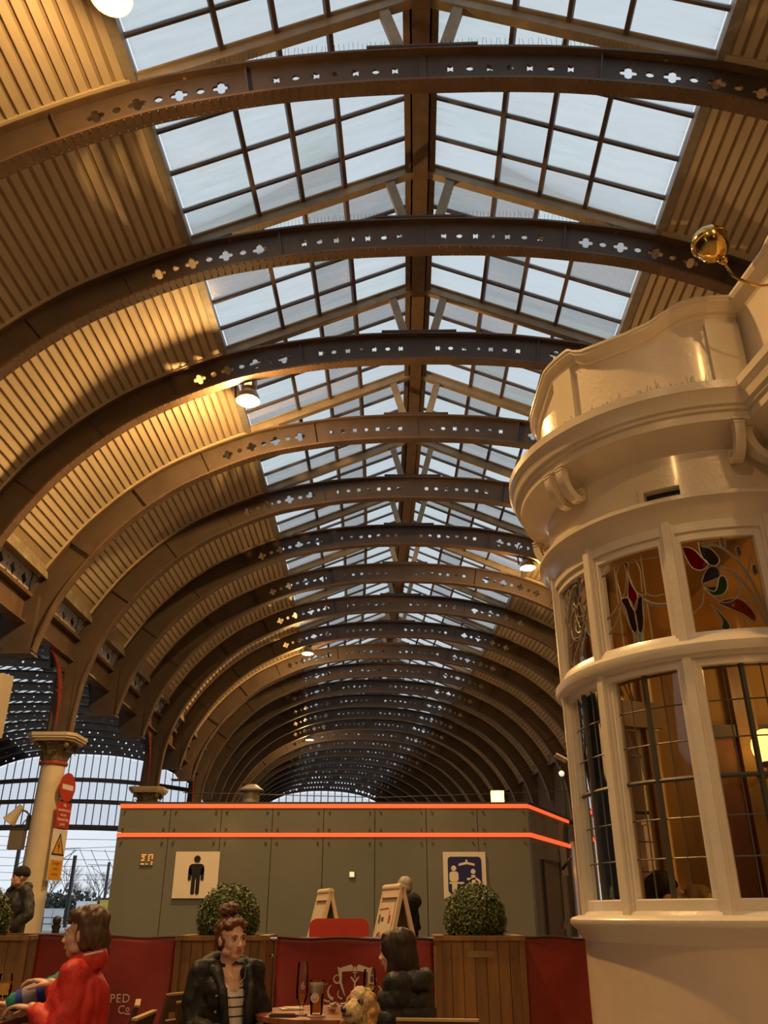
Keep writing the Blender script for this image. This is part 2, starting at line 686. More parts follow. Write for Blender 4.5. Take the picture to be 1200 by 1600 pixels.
# ---- glazed ridge
GW = [0.0, .285, .475, .66, 0.965]            # across one slope, from the curb to the ridge
def slope(f, sg, up=0.0):
    return (sg * (SKX * (1 - f)), SKZ + (RGZ - SKZ) * f + up)
rows = [-1.525 + 3.05 * (i / 4) for i in range(5)]
rows = [r + .16 for r in rows]
rows[-1] = 1.525 + .16
pane_me = {}
for sg in (-1, 1):
    for c in range(4):
        for r in range(4):
            mb = MB()
            (xa, za), (xb, zb) = slope(GW[c], sg, .16), slope(GW[c + 1], sg, .16)
            y0, y1 = rows[r] + .012, rows[r + 1] - .012
            dn = .006
            mb.add([(xa, y0, za), (xb, y0, zb), (xb, y1, zb), (xa, y1, za)], [(0, 1, 2, 3)])
            pane_me[sg, c, r] = mb.mesh('pane', M_SKYPANE)
prl = {}
for sg in (-1, 1):
    for c in (1, 2, 3):
        x, z = slope(GW[c], sg, .09)
        prl[sg, c] = MB().box((x, 0, z), (.065, 3.07, .13), (0, sg * math.atan2(RGZ - SKZ, SKX), 0)).mesh('purlin', M_BAR)
gbr = {}
for sg in (-1, 1):
    for r in range(4):
        (xa, za), (xb, zb) = slope(-.01, sg, .145), slope(.97, sg, .145)
        gbr[sg, r] = MB().bar((xa, rows[r], za), (xb, rows[r], zb), .045, .075).mesh('glazing_bar', M_BAR)
M_CURB = mat('grey_curb_paint', (.34, .31, .27), .5, var=.2)
curb_me = {}
for sg in (-1, 1):
    mb = MB()
    mb.box((sg * (SKX + .07), 0, SKZ + .02), (.14, 3.07, .36), (0, sg * R(12), 0))
    curb_me[sg] = mb.mesh('curb', M_CURB)
ridge = MB()
ridge.b2(-.13, .13, -1.53, 1.53, RGZ - .30, RGZ + .20)
for sx in (-1, 1):
    ridge.b2(sx * .21 - .05, sx * .21 + .05, -1.53, 1.53, RGZ - .18, RGZ + .22)
ridge.b2(-.26, .26, -1.53, 1.53, RGZ + .18, RGZ + .24)
ridge_me = ridge.mesh('ridge_beam', M_RIDGE)
rest_p, rest_b = MB(), MB()
for k in range(K0, K1):
    Mk = bay_M(k)
    near = 0 <= k <= 8
    for key, me in pane_me.items():
        if near: link('pane', me, ceiling, Mk)
        else: rest_p.add([Mk @ v.co for v in me.vertices], [tuple(p.vertices) for p in me.polygons])
    for dct, nm in ((prl, 'purlin'), (gbr, 'glazing_bar')):
        for key, me in dct.items():
            if 0 <= k <= 10: link(nm, me, ceiling, Mk)
            else: rest_b.add([Mk @ v.co for v in me.vertices], [tuple(p.vertices) for p in me.polygons])
    for sg in (-1, 1): link('curb', curb_me[sg], ceiling, Mk)
    link('ridge_beam', ridge_me, ceiling, Mk)
tag(rest_p.build('panes', M_SKYPANE, ceiling), kind='stuff')
tag(rest_b.build('glazing_bars', M_BAR, ceiling), kind='stuff')
# sloping beam over each rib and the short post near the ridge
bmn, pst = {}, {}
for sg in (-1, 1):
    (xa, za), (xb, zb) = slope(-.01, sg, -.04), slope(1.0, sg, -.04)
    m1 = MB(); m1.bar((xa, .0, za), (xb, .0, zb), .14, .18)
    m1.bar((xa, .0, za + .1), (xb, .0, zb + .1), .22, .03)
    bmn[sg] = m1.mesh('roof_beam', M_BEAM)
    m2 = MB(); x1 = sg * .55; x0 = sg * .28
    m2.bar((x0, 0, 11.78), (x1, 0, 12.80), .15, .10, up=(0, 1, 0))
    m2.b2(x1 - .12, x1 + .12, -.06, .06, 12.72, 12.78)
    pst[sg] = m2.mesh('roof_post', M_BEAM)
    m3 = MB(); m3.b2(sg * 3.3 - .1, sg * 3.3 + .1, -.05, .05, 11.42, 11.62)
    pst[sg * 2] = m3.mesh('roof_block', M_BEAM)
crown = MB(); crown.b2(-.75, .75, -.13, .13, 11.78, 11.82); crown_me = crown.mesh('crown_plate', M_RIB)
for k in range(K0, K1 + 1):
    Mk = rib_M(k)
    for sg in (-1, 1):
        link('roof_beam', bmn[sg], ceiling, Mk)
        link('roof_post', pst[sg], ceiling, Mk)
        link('roof_post', pst[sg * 2], ceiling, Mk)
    link('crown_plate', crown_me, ceiling, Mk)
# bird spikes along the crown of the three nearest ribs
spk = MB()
for k in (0, 1, 2):
    Mk = rib_M(k)
    for i in range(-46, 47):
        x = i * .062
        s = abs(x)
        xx, zz, t, n = aex.at(s)
        p = Mk @ Vector((x, -.1, zz + .02)); q = Mk @ Vector((x + rnd.uniform(-.02, .02), -.12 - rnd.uniform(0, .03), zz + .13))
        spk.bar(p, q, .004, .004)
tag(spk.build('bird_spikes', M_BLACK, ceiling), kind='stuff')

# ---- arcade girder along the foot of the vault, lattice, pendants and columns
M_LAT = mat('stone_painted_lattice', (.55, .46, .32), .55, var=.15, scale=4)
def lattice():
    holes = []
    W_, H_ = 2.86, .52
    n = 5
    for i in range(n):
        cx = -W_ / 2 + W_ * (i + .5) / n
        holes.append([(cx + r * math.cos(a), .02 + r * 1.05 * math.sin(a)) for a, r in [(math.pi * q / 8, (.155 if q % 4 == 0 else .10 if q % 2 == 0 else .125)) for q in range(16)]])
        if i < n - 1:
            c2 = cx + W_ / n / 2
            holes.append(circ(c2, .16, .045, 8)); holes.append(circ(c2, -.15, .045, 8)); holes.append(circ(c2, 0, .035, 8))
    me = to_xz(sheet([(-W_ / 2, -H_ / 2), (W_ / 2, -H_ / 2), (W_ / 2, H_ / 2), (-W_ / 2, H_ / 2)], holes, .03, 'lattice_panel'))
    me.transform(Matrix.Rotation(R(90), 4, 'Z'))
    me.materials.append(M_LAT)
    return me
lat_me = lattice()
gird = MB()
gird.b2(-.16, .16, -1.53, 1.53, 7.26, 7.34)
gird.b2(-.02, .02, -1.53, 1.53, 6.75, 7.30)
gird.b2(-.13, .13, -1.53, 1.53, 6.70, 6.75)
gird.b2(-.09, .09, -1.53, 1.53, 7.86, 7.96)
gird_me = gird.mesh('arcade_girder', M_FLANGE)
DXG = 8.33
for k in range(K0, K1):
    for sg in (-1,):
        Mk = bay_M(k) @ Matrix.Translation((sg * DXG, 0, 0))
        link('arcade_girder', gird_me, ceiling, Mk)
        link('lattice_panel', lat_me, ceiling, Mk @ Matrix.Translation((0, 0, 7.60)))
pend = MB()
poly = [(8.02, 7.3), (8.02, 6.10), (8.22, 6.02), (8.50, 6.06), (8.72, 6.30), (8.74, 7.3)]
for sg in (-1,):
    pend.prism([(sg * a, b) for a, b in poly], lambda x, y, t: (x, -.15 + t, y), .30)
    pend.box((sg * 8.38, 0, 6.06), (.85, .36, .05), (0, 0, 0))
pend_me = pend.mesh('pendant', M_RIB)
for k in range(K0, K1 + 1):
    if not is_col(k):
        link('pendant', pend_me, ceiling, rib_M(k))

M_COLP = mat('cream_column_paint', (.72, .62, .46), .4, var=.08, scale=3)
M_CAP = mat('dark_bronze_capital_paint', (.20, .15, .09), .5, var=.35, scale=12)
M_RED = mat('dark_red_moulding', (.36, .05, .03), .45)
def make_column():
    root = empty('iron_column')
    # shaft with entasis, base and red neck ring
    mb = MB()
    mb.lathe([(.31, .55), (.30, .9), (.295, 2.0), (.28, 3.4), (.265, 4.33)], n=28)
    mb.build('shaft', M_COLP, root, True)
    mb = MB()
    mb.lathe([(0, 0), (.46, 0), (.46, .16), (.42, .2), (.42, .38), (.37, .42), (.35, .5), (.31, .56)], n=28)
    mb.build('base', M_COLP, root, True)
    mb = MB()
    mb.lathe([(.26, 4.30), (.305, 4.31), (.315, 4.345), (.305, 4.38), (.27, 4.39)], n=28)
    mb.build('neck_ring', M_RED, root, True)
    cap = MB()
    cap.lathe([(.265, 4.39), (.275, 4.55), (.32, 4.70), (.42, 4.80)], n=24)
    co = cap.build('capital', M_CAP, root, True)
    leaf = MB()
    for tier, (zz, h, rr, n) in enumerate([(4.40, .2, .275, 10), (4.52, .24, .30, 10)]):
        for i in range(n):
            a = 2 * math.pi * (i + .5 * tier) / n
            ca, sa = math.cos(a), math.sin(a)
            w = .075
            pts = []
            for t, (dr, dz, ww) in enumerate([(0, 0, 1), (.03, .45, 1.15), (.075, .8, .9), (.15, 1.0, .6), (.19, .9, .25)]):
                for s in (-1, 1):
                    pts.append(((rr + dr) * ca - s * w * ww * sa, (rr + dr) * sa + s * w * ww * ca, zz + dz * h))
            leaf.add(pts, [(2 * j, 2 * j + 1, 2 * j + 3, 2 * j + 2) for j in range(4)])
    for i in range(4):
        a = math.pi / 4 + i * math.pi / 2
        leaf.ball((.47 * math.cos(a), .47 * math.sin(a), 4.73), (.075, .075, .085), 8, 6)
    leaf.build('acanthus_leaves', M_CAP, co)
    mb = MB()
    def oct_(r, c): return [(r, -r + c), (r, r - c), (r - c, r), (-r + c, r), (-r, r - c), (-r, -r + c), (-r + c, -r), (r - c, -r)]
    for r, z0, z1 in ((.50, 4.80, 4.85), (.54, 4.85, 4.90), (.56, 4.90, 4.97)):
        mb.prism(oct_(r, .16), lambda x, y, t, z0=z0: (x, y, z0 + t), z1 - z0)
    mb.build('abacus', mat('pale_abacus_paint', (.66, .54, .36), .4), root)
    # iron post above the capital and pierced spandrel brackets along the arcade
    mb = MB()
    mb.b2(-.2, .2, -.17, .17, 4.97, 6.8)
    mb.b2(-.28, .28, -.05, .05, 4.97, 6.8)
    mb.b2(-.05, .05, -.26, .26, 4.97, 6.8)
    mb.build('post', M_RIB, root)
    for sg in (-1, 1):
        crv = [(sg * (.17 + 1.15 * (1 - math.cos(t))), 5.0 + 1.72 * math.sin(t)) for t in np.linspace(0, math.pi / 2, 12)]
        outer = [(sg * .1, 5.0)] + crv[0:] + [(sg * .1, 6.72)]
        holes = []
        for cxx, czz, r in ((.42, 6.33, .17), (.72, 6.50, .12), (.30, 5.95, .09)):
            for q in range(6):
                a = q * math.pi / 3
                holes.append(circ(sg * cxx + r * .6 * math.cos(a), czz + r * .6 * math.sin(a), r * .24, 7))
        me = to_xz(sheet(outer, holes, .05, 'spandrel'))
        me.transform(Matrix.Rotation(R(90), 4, 'Z'))
        me.materials.append(M_RIB)
        so = link('spandrel', me, root)
        mb = MB()
        # moulded red edge
        cc = [(0, a, b) for a, b in crv]
        for i in range(len(cc) - 1):
            mb.bar(cc[i], cc[i + 1], .16, .04, up=(1, 0, 0))
        mb.build('red_moulding', M_RED, so)
    return root
c_first = make_column()
col_lab = {2: 'cream iron column standing nearer than the signed column, beside the platform edge',
           5: 'cream iron column carrying a no-entry sign, leafy capital above a red ring',
           8: 'iron column whose capital shows just above the toilet block roof'}
cols = {}
for k in [k for k in range(2, K1 + 1) if is_col(k)]:
    c = c_first if k == 2 else copy_tree(c_first)
    Mk = rib_M(k) @ Matrix.Translation((-DXG, 0, 0))
    c.matrix_world = Mk
    tag(c, col_lab.get(k, 'cream iron arcade column standing further down the platform behind the toilet block'), 'column', 'arcade columns along the platform')
    cols[k] = c
# ================================================================== FLOOR AND STATION LAMPS
M_FLOOR = mat('station_paving', (.22, .19, .16), .55, var=.25, scale=1.5, bump=.05)
fl = MB(); fl.b2(-60, 14, -40, 79, -.2, 0)
struct('floor', fl.build('floor', M_FLOOR))

def make_floodlight():
    root = empty('floodlight')
    M_LH = mat('brass_tinted_lamp_housing', (.45, .36, .24), .35, metal=.6)
    mb = MB(); mb.lathe([(0, .34), (.10, .34), (.12, .30), (.12, .16), (.09, .13), (.13, .10), (.17, .02), (.185, -.06), (.175, -.06), (.12, .06), (.06, .09), (0, .09)], n=20)
    mb.build('housing', M_LH, root, True)
    mb = MB(); mb.lathe([(0, -.075), (.10, -.07), (.172, -.05), (.172, -.045), (0, -.04)], n=20)
    mb.build('lens', emit('floodlight_lens', (1.0, .84, .52), 2.2), root, True)
    mb = MB(); mb.lathe([(0, .28), (.085, .28), (.085, .17), (0, .17)], n=12, c=(0, -.045, 0))
    mb.build('lamp_neck', emit('floodlight_neck_glow', (1.0, .72, .36), 1.6), root, True)
    mb = MB(); mb.tube([(-.2, 0, .02), (-.22, 0, .30), (-.16, 0, .50), (-.04, 0, .58)], .018, 6); mb.tube([(.0, 0, .34), (0, 0, .5)], .02, 6)
    mb.build('bracket', M_BLACK, root)
    return root
FL = make_floodlight()
def flood(k, dx, z, dy, power, label, spill=1.0, first=[True]):
    o = FL if first[0] else copy_tree(FL)
    first[0] = False
    o.matrix_world = rib_M(k) @ Matrix.Translation((dx, dy, z)) @ Matrix.Scale(1.3, 4)
    tag(o, label, 'floodlight', 'station floodlights hung from the roof ribs')
    lamp_light('floodlight_bulb', (0, 0, -.16), power * spill, parent=o, radius=.12)
    lamp_light('floodlight_beam', (0, 0, -.17), power * BEAM, parent=o, radius=.14, spot=165, blend=1.0)
    return o
POWF = 480
BEAM = 4.2
flood(3, -3.45, 10.62, .45, POWF, 'lit floodlight hung under the third visible rib, brightening cream boards beside it', 1.7)
flood(0, -3.55, 10.70, 1.35, POWF * 1.25, 'lit floodlight above the left boards, nearest to the brass lamp of all', .38)
flood(6, 3.55, 10.62, .3, POWF, 'lit floodlight on the side of the curved bay, below the skylight edge')
flood(9, -3.5, 10.6, .35, POWF, 'lit floodlight further down the vault on the boarded side without the bay')
flood(-3, 3.5, 10.6, .35, POWF * .45, 'lit floodlight over the pub roof, hung on the side away from the columns')
flood(-4, -3.5, 10.6, .35, POWF * .6, 'lit floodlight over the platform edge, further back than the pub front')
flood(-9, 3.5, 10.6, .35, POWF * .5, 'lit floodlight over the far back end of the pub side of the vault')
flood(15, -3.5, 10.6, .35, POWF * .7, 'small far lit floodlight deep in the dark end of the vault')
# ================================================================== PUB WITH THE ROUND BAY
BC = (2.19, 5.39)
B0, B1 = 98.0, 278.5                      # the bay's sweep, degrees
MUL = [272.2, 239.8, 207.5, 175.2, 142.9, 104.0]
def cyl(r, a, z): return (BC[0] + r * math.cos(R(a)), BC[1] + r * math.sin(R(a)), z)
bay = struct('wall_bay', label='round cream painted bay of the pub with parapet and cornice')
M_DADO = mat('cream_dado_paint', (.66, .53, .39), .35, var=.08, scale=3, bump=.06, bscale=20, coat=.2)
def ring(prof, name, m, parent, a0=B0, a1=B1, n=56, smooth=True):
    return MB().lathe(prof, (BC[0], BC[1], 0), n, a0, a1, cap=True).build(name, m, parent, smooth)
ring([(.80, 0), (1.06, 0), (1.06, .16), (1.03, .2), (1.012, .22), (1.008, 1.115), (.8, 1.115), (.8, 0)], 'dado', M_DADO, bay)
ring([(.80, 1.10), (1.005, 1.10), (1.01, 1.115), (1.03, 1.13), (1.045, 1.165), (1.075, 1.185), (1.085, 1.20), (1.085, 1.222), (1.075, 1.232), (1.03, 1.245), (.80, 1.245), (.80, 1.10)], 'sill', M_WHITE, bay)
ring([(.82, 3.34), (1.0, 3.34), (1.008, 3.37), (1.03, 3.40), (1.04, 3.43), (1.07, 3.455), (1.085, 3.465), (1.085, 3.49), (1.0, 3.515), (.82, 3.515), (.82, 3.34)], 'lower_cornice', M_CREAM, bay)
# frieze with a real vent opening
fr = MB()
va, vb, vz0, vz1 = 234.2, 246.4, 3.50, 3.585
fr.lathe([(.9, vz1), (1.0, vz1), (1.0, 3.83), (.9, 3.83), (.9, vz1)], (*BC, 0), 56, B0, B1, cap=True)
fr.lathe([(.9, 3.48), (1.0, 3.48), (1.0, vz1), (.9, vz1), (.9, 3.48)], (*BC, 0), 40, B0, va, cap=True)
fr.lathe([(.9, 3.48), (1.0, 3.48), (1.0, vz1), (.9, vz1), (.9, 3.48)], (*BC, 0), 10, vb, B1, cap=True)
fr.build('frieze', M_CREAM, bay, True)
vf = MB()
for a in (va - .9, vb + .9):
    vf.lathe([(.99, 3.5), (1.012, 3.5), (1.012, 3.625), (.99, 3.625), (.99, 3.5)], (*BC, 0), 2, a - .9, a + .9, cap=True)
vf.lathe([(.99, 3.59), (1.012, 3.59), (1.012, 3.625), (.99, 3.625), (.99, 3.59)], (*BC, 0), 10, va - 1.8, vb + 1.8, cap=True)
vf.build('vent_frame', M_CREAM, bay)
MB().lathe([(.90, 3.45), (.955, 3.45), (.955, 3.66), (.90, 3.66)], (*BC, 0), 10, va - 4, vb + 4).build('vent_dark', M_BLACK, bay)  # black sheet just behind the opening paints in the dark of the hole
CORN = [(1.0, 3.80), (1.03, 3.84), (1.10, 3.865), (1.165, 3.895), (1.185, 3.90), (1.19, 3.955), (1.205, 3.96), (1.21, 3.985), (1.225, 3.99), (1.235, 4.04), (1.258, 4.075), (1.262, 4.08), (1.262, 4.135), (1.0, 4.19)]
ring([(.85, 3.80)] + CORN + [(.85, 4.19), (.85, 3.80)], 'main_cornice', M_CREAM, bay)
# parapet whose top dips between the pilasters
CAPK = [(98, 4.74), (132, 4.74), (136, 4.74), (146, 4.74), (151, 4.66), (160, 4.62), (178, 4.61), (186, 4.63), (192, 4.68), (197, 4.74), (205, 4.745), (213, 4.745), (215.5, 4.70), (219, 4.665), (226, 4.645), (237, 4.64), (245, 4.665), (252, 4.73), (257, 4.78), (262, 4.80), (279, 4.825)]
def cap_z(a): return float(np.interp(a, [k[0] for k in CAPK], [k[1] for k in CAPK]))
def var_ring(prof, name, m, a0=B0, a1=B1, n=150):
    """prof = list of (radius, base z or None, height above the swooping line)"""
    mb = MB(); k = len(prof)
    for i in range(n + 1):
        a = a0 + (a1 - a0) * i / n
        for (r, zb, dz) in prof:
            mb.v.append(cyl(r, a, zb if zb is not None else cap_z(a) + dz))
    for i in range(n):
        for q in range(k - 1):
            mb.f.append((i * k + q, (i + 1) * k + q, (i + 1) * k + q + 1, i * k + q + 1)); mb.mi.append(0)
    mb.f.append(tuple(range(k))); mb.f.append(tuple(n * k + q for q in range(k - 1, -1, -1))); mb.mi += [0, 0]
    return mb.build(name, m, bay, True)
var_ring([(.90, 4.15, 0), (.985, 4.15, 0), (.985, None, .02), (.90, None, .02), (.90, 4.15, 0)], 'parapet', M_CREAM)
var_ring([(.88, None, -.005), (.985, None, -.005), (.993, None, .005), (.997, None, .02), (1.012, None, .025), (1.02, None, .05), (1.045, None, .075), (1.052, None, .08), (1.055, None, .10), (1.062, None, .103), (1.062, None, .122), (.88, None, .135), (.88, None, -.005)], 'parapet_cap', M_CREAM)
for a0, a1 in ((199.5, 210.7), (265.0, 277.5), (134, 145.5)):
    mb = MB()
    mb.lathe([(.97, 4.18), (1.018, 4.18), (1.018, 4.74), (.97, 4.74), (.97, 4.18)], (*BC, 0), 8, a0, a1, cap=True)
    mb.build('pilaster', mat('pale_pilaster_paint', (.70, .62, .47), .3, var=.05, coat=.3), bay)
ring([(.98, 4.17), (1.03, 4.17), (1.025, 4.215), (.985, 4.225), (.98, 4.17)], 'parapet_base', M_CREAM, bay)
# scroll brackets under the main cornice
BR = catmull([(1.165, 3.905), (1.178, 3.85), (1.165, 3.79), (1.135, 3.735), (1.095, 3.70), (1.055, 3.692), (1.025, 3.712), (1.022, 3.745), (1.045, 3.757), (1.058, 3.738)], 5)
def bracket_mesh(width=.058):
    mb = MB()
    k = len(BR)
    for i, (r, z) in enumerate(BR):
        a, b = BR[max(i - 1, 0)], BR[min(i + 1, k - 1)]
        tx, tz = b[0] - a[0], b[1] - a[1]
        L = math.hypot(tx, tz)
        nx, nz = -tz / L, tx / L
        h = .03 * (1 - .55 * i / k)
        for o, y in ((-h, -width / 2), (-h, width / 2), (h, width / 2), (h, -width / 2)):
            mb.v.append((r - 1.0 + nx * o, y, z + nz * o))
    for i in range(k - 1):
        for q in range(4):
            q2 = (q + 1) % 4
            mb.f.append((i * 4 + q, i * 4 + q2, i * 4 + 4 + q2, i * 4 + 4 + q)); mb.mi.append(0)
    mb.f += [(0, 1, 2, 3), (4 * k - 1, 4 * k - 2, 4 * k - 3, 4 * k - 4)]; mb.mi += [0, 0]
    for zz, w in ((3.895, 1.25), (3.872, 1.12)):
        mb.box((.172, 0, zz), (.075, width * w, .012))
    # small rosette that closes the scroll
    mb.tube([(.042, -width * .55, 3.735), (.042, width * .55, 3.735)], .014, 8)
    return mb.mesh('bracket', M_CREAM)
br_me = bracket_mesh()
for a in (203.6, 209.6, 265.5, 139.8, 145.5):
    link('bracket', br_me, bay, Matrix.Translation(cyl(1.0, a, 0)) @ Matrix.Rotation(R(a), 4, 'Z'))
sp = MB()
for a in np.arange(183, 262, 1.15):
    rr = rnd.uniform(1.04, 1.09)
    p = cyl(rr, a, 4.172)
    for q in range(2):
        d = cyl(rr + rnd.uniform(-.04, .05), a + rnd.uniform(-1.4, 1.4), 4.17 + rnd.uniform(.07, .12))
        sp.bar(p, d, .0022, .0022)
tag(sp.build('bird_spikes', M_BLACK, bay), kind='stuff')

# ---- the windows of the bay
win = struct('window_1', label='curved bay window with ivory mullions, leaded lights and stained glass tops')
M_WOOD_IN = mat('varnished_oak_inside', (.34, .19, .06), .4, var=.25, scale=5, stretch=(4, 4, .6))
M_CAME = mat('grey_lead_came', (.30, .27, .22), .4, metal=.5)
M_DARKBAR = mat('dark_saddle_bar', (.05, .045, .035), .5)
for a in MUL:
    mb = MB()
    M = Matrix.Translation(cyl(0, 0, 0)) @ Matrix.Rotation(R(a), 4, 'Z')
    w = .13 if a != MUL[0] else .16
    mb.b2(.945, .985, -w / 2, w / 2, 1.24, 3.36)
    mb.b2(.985, 1.0, -.042, .042, 1.24, 3.36)
    mb.b2(.93, 1.018, -.024, .024, 1.24, 3.36)
    mb.build('mullion', M_WHITE, win, False, M)
    MB().b2(.895, .944, -.036, .036, 1.24, 3.36).build('mullion_lining', M_WOOD_IN, win, False, M)
ring([(.90, 2.53), (1.012, 2.53), (1.02, 2.545), (1.04, 2.55), (1.05, 2.575), (1.05, 2.60), (1.035, 2.615), (1.01, 2.635), (.99, 2.675), (.90, 2.675), (.90, 2.53)], 'transom', M_WHITE, win)
ring([(.945, 2.485), (.99, 2.485), (.99, 2.535), (.945, 2.535), (.945, 2.485)], 'head_rail', M_WHITE, win)
ring([(.945, 3.235), (.985, 3.235), (.985, 3.285), (1.0, 3.285), (1.0, 3.355), (.945, 3.355), (.945, 3.235)], 'top_rail', M_WHITE, win)
ring([(.945, 1.24), (1.015, 1.24), (1.0, 1.262), (.99, 1.265), (.99, 1.315), (.98, 1.322), (.945, 1.322), (.945, 1.24)], 'bottom_rail', M_WHITE, win)
ring([(.87, 2.49), (.90, 2.49), (.90, 2.68), (.87, 2.68), (.87, 2.49)], 'inner_transom', M_WOOD_IN, win)
M_AMBER = glass('amber_leaded_glass', (.80, .52, .20), refl=.8, rough=.06, milky=.30, milk=(.62, .38, .12), dirt=.2, dirt_scale=(6, 6, 3))
M_LOWG = glass('old_leaded_glass', (.84, .76, .60), refl=1.1, rough=.03, milky=.02, milk=(.5, .35, .15))
M_SRED = glass('stained_red_glass', (.62, .05, .03), refl=.6, rough=.05, milky=.5, milk=(.55, .05, .03))
M_SGRN = glass('stained_green_glass', (.26, .42, .10), refl=.6, rough=.05, milky=.5, milk=(.24, .40, .08))
M_SOLV = glass('stained_olive_glass', (.30, .26, .11), refl=.6, rough=.05, milky=.5, milk=(.24, .20, .07))
M_SORG = glass('stained_orange_glass', (.60, .28, .06), refl=.6, rough=.05, milky=.5, milk=(.5, .20, .04))
RG = .955
def loopz(P, n=4, closed=True):
    if closed:
        P = list(P)
        out = []
        m = len(P)
        for i in range(m):
            a, b, c, d = [np.array(P[(i + j) % m], float) for j in (-1, 0, 1, 2)]
            for k in range(n):
                t = k / n
                out.append(tuple(0.5 * ((2 * b) + (c - a) * t + (2 * a - 5 * b + 4 * c - d) * t * t + (3 * b - a - 3 * c + d) * t ** 3)))
        return out
    return catmull(P, n)
for pi in range(5):
    aR, aL = MUL[pi] - 3.9, MUL[pi + 1] + 3.9     # degrees; aL is the left edge seen from outside
    if pi == 0: aR = MUL[0] - 4.6
    am, ah = (aR + aL) / 2, (aR - aL) / 2
    def lowP(s, t, r=RG): return cyl(r, am + s * ah, 1.318 + t * (2.49 - 1.318))
    def topP(s, t, r=RG): return cyl(r, am + s * ah, 2.672 + t * (3.24 - 2.672))
    # lower lights: six rows of four panes
    bars = MB(); dark = MB()
    for r in range(6):
        for c in range(4):
            mb = MB()
            s0, s1 = -1 + c * .5, -.5 + c * .5
            vs = []
            for q in range(4):
                s = s0 + (s1 - s0) * q / 3
                vs += [lowP(s, r / 6), lowP(s, (r + 1) / 6)]
            mb.add(vs, [(2 * q, 2 * q + 2, 2 * q + 3, 2 * q + 1) for q in range(3)])
            mb.build('pane', M_LOWG, win, True)
    for r in range(1, 6):
        pts = [lowP(s, r / 6, RG) for s in np.linspace(-.985, .985, 9)]
        (dark if r == 3 else bars).tube(pts, .013 if r == 3 else .0045, 5)
    for c in range(1, 4):
        pts = [lowP(-1 + c * .5, t, RG) for t in (0, 1)]
        (dark if c == 2 else bars).tube(pts, .017 if c == 2 else .0045, 5)
    bars.build('lead_cames', mat('dark_lead_came', (.10, .085, .06), .4, metal=.3), win)
    dark.build('saddle_bars', M_DARKBAR, win)
    # upper lights
    mb = MB(); vs = []
    for q in range(9):
        s = -1 + 2 * q / 8
        vs += [topP(s, 0), topP(s, 1)]
    mb.add(vs, [(2 * q, 2 * q + 2, 2 * q + 3, 2 * q + 1) for q in range(8)])
    up = mb.build('pane', M_AMBER, win, True)
    came = MB()
    def line(P, rr=.0045, n=4):
        came.tube([topP(s, t, RG + .004) for s, t in (catmull(P, n) if len(P) > 2 else P)], rr, 5)
    def patch(P, m, n=4):
        L = loopz(P, n)
        cs = sum(p[0] for p in L) / len(L); ct = sum(p[1] for p in L) / len(L)
        g = MB()
        for dr in (.003, .007):
            o = len(g.v)
            g.v.extend([topP(s, t, RG + dr) for s, t in L] + [topP(cs, ct, RG + dr)])
            for i in range(len(L)):
                g.f.append((o + i, o + (i + 1) % len(L), o + len(L))); g.mi.append(0)
        g.build('stained_piece', m, up, True)
        came.tube([topP(s, t, RG + .005) for s, t in L], .0045, 5, closed=True)
    if pi == 1 or pi == 3:       # tulip light
        fx = 1 if pi == 1 else -1
        def F(P): return [(fx * s, t) for s, t in P]
        patch(F([(-.06, .80), (.02, .66), (.16, .52), (.02, .36), (-.14, .53), (-.08, .68)]), M_SRED)
        patch(F([(-.08, .93), (.0, .90), (-.03, .84), (-.06, .79), (-.12, .88)]), M_SRED, 2)
        patch(F([(-.38, .52), (-.14, .52), (.0, .38), (.03, .18), (-.10, .13), (-.20, .22), (-.27, .40)]), M_SOLV)
        patch(F([(.30, .50), (.14, .48), (.01, .36), (.04, .14), (.16, .13), (.24, .22), (.27, .38)]), M_SOLV)
        line(F([(-.38, .52), (-.45, .80), (-.22, .93), (-.08, .86), (-.20, .62), (-.38, .52)]))
        line(F([(.32, .55), (.34, .80), (.18, .93), (-.02, .86), (.02, .70), (.16, .55), (.42, .50)]))
        line(F([(-1, .37), (-.72, .42), (-.38, .52)])); line(F([(-1, .20), (-.68, .30), (-.36, .50)]))
        line(F([(1, .47), (.66, .47), (.42, .52)])); line(F([(1, .34), (.62, .37), (.34, .44)])); line(F([(1, .36), (.62, .39), (.34, .46)]), .008)
        line(F([(-1, .86), (-.55, .90), (-.1, .93)])); line(F([(1, .88), (.5, .90), (0, .90)]))
        for s in (-.5, .42): line([(fx * s, 0), (fx * s, .45)]); line([(fx * s, .5), (fx * s, 1)])
        line(F([(-.36, .44), (-.24, .25), (-.02, .05)])); line(F([(.30, .40), (.24, .22), (.08, .05)]))
        for s in (-.13, .02, .16): line([(fx * s, 0), (fx * s, .14)])
        patch(circ(.05 * fx, .05, .075, 8), mat('stained_jade_stone', (.05, .16, .10), .2), 1)
    else:                         # scrolling leaf light
        fx = 1 if pi == 0 else -1
        def F(P): return [(fx * s, t) for s, t in P]
        patch(F([(-.98, .93), (-.70, .90), (-.52, .80), (-.36, .72), (-.58, .66), (-.84, .72)]), M_SRED)
        patch(F([(-.52, 1.0), (-.46, .92), (-.22, .88), (-.04, .76), (-.18, .69), (-.42, .74), (-.52, .86)]), M_SOLV)
        patch(F([(-.62, .52), (-.52, .62), (-.32, .69), (-.12, .66), (-.12, .57), (-.32, .54), (-.52, .52)]), M_SOLV)
        patch(F([(-.60, .47), (-.40, .38), (-.12, .38), (.04, .46), (.02, .56), (-.12, .57), (-.22, .48), (-.34, .42)]), M_SGRN)
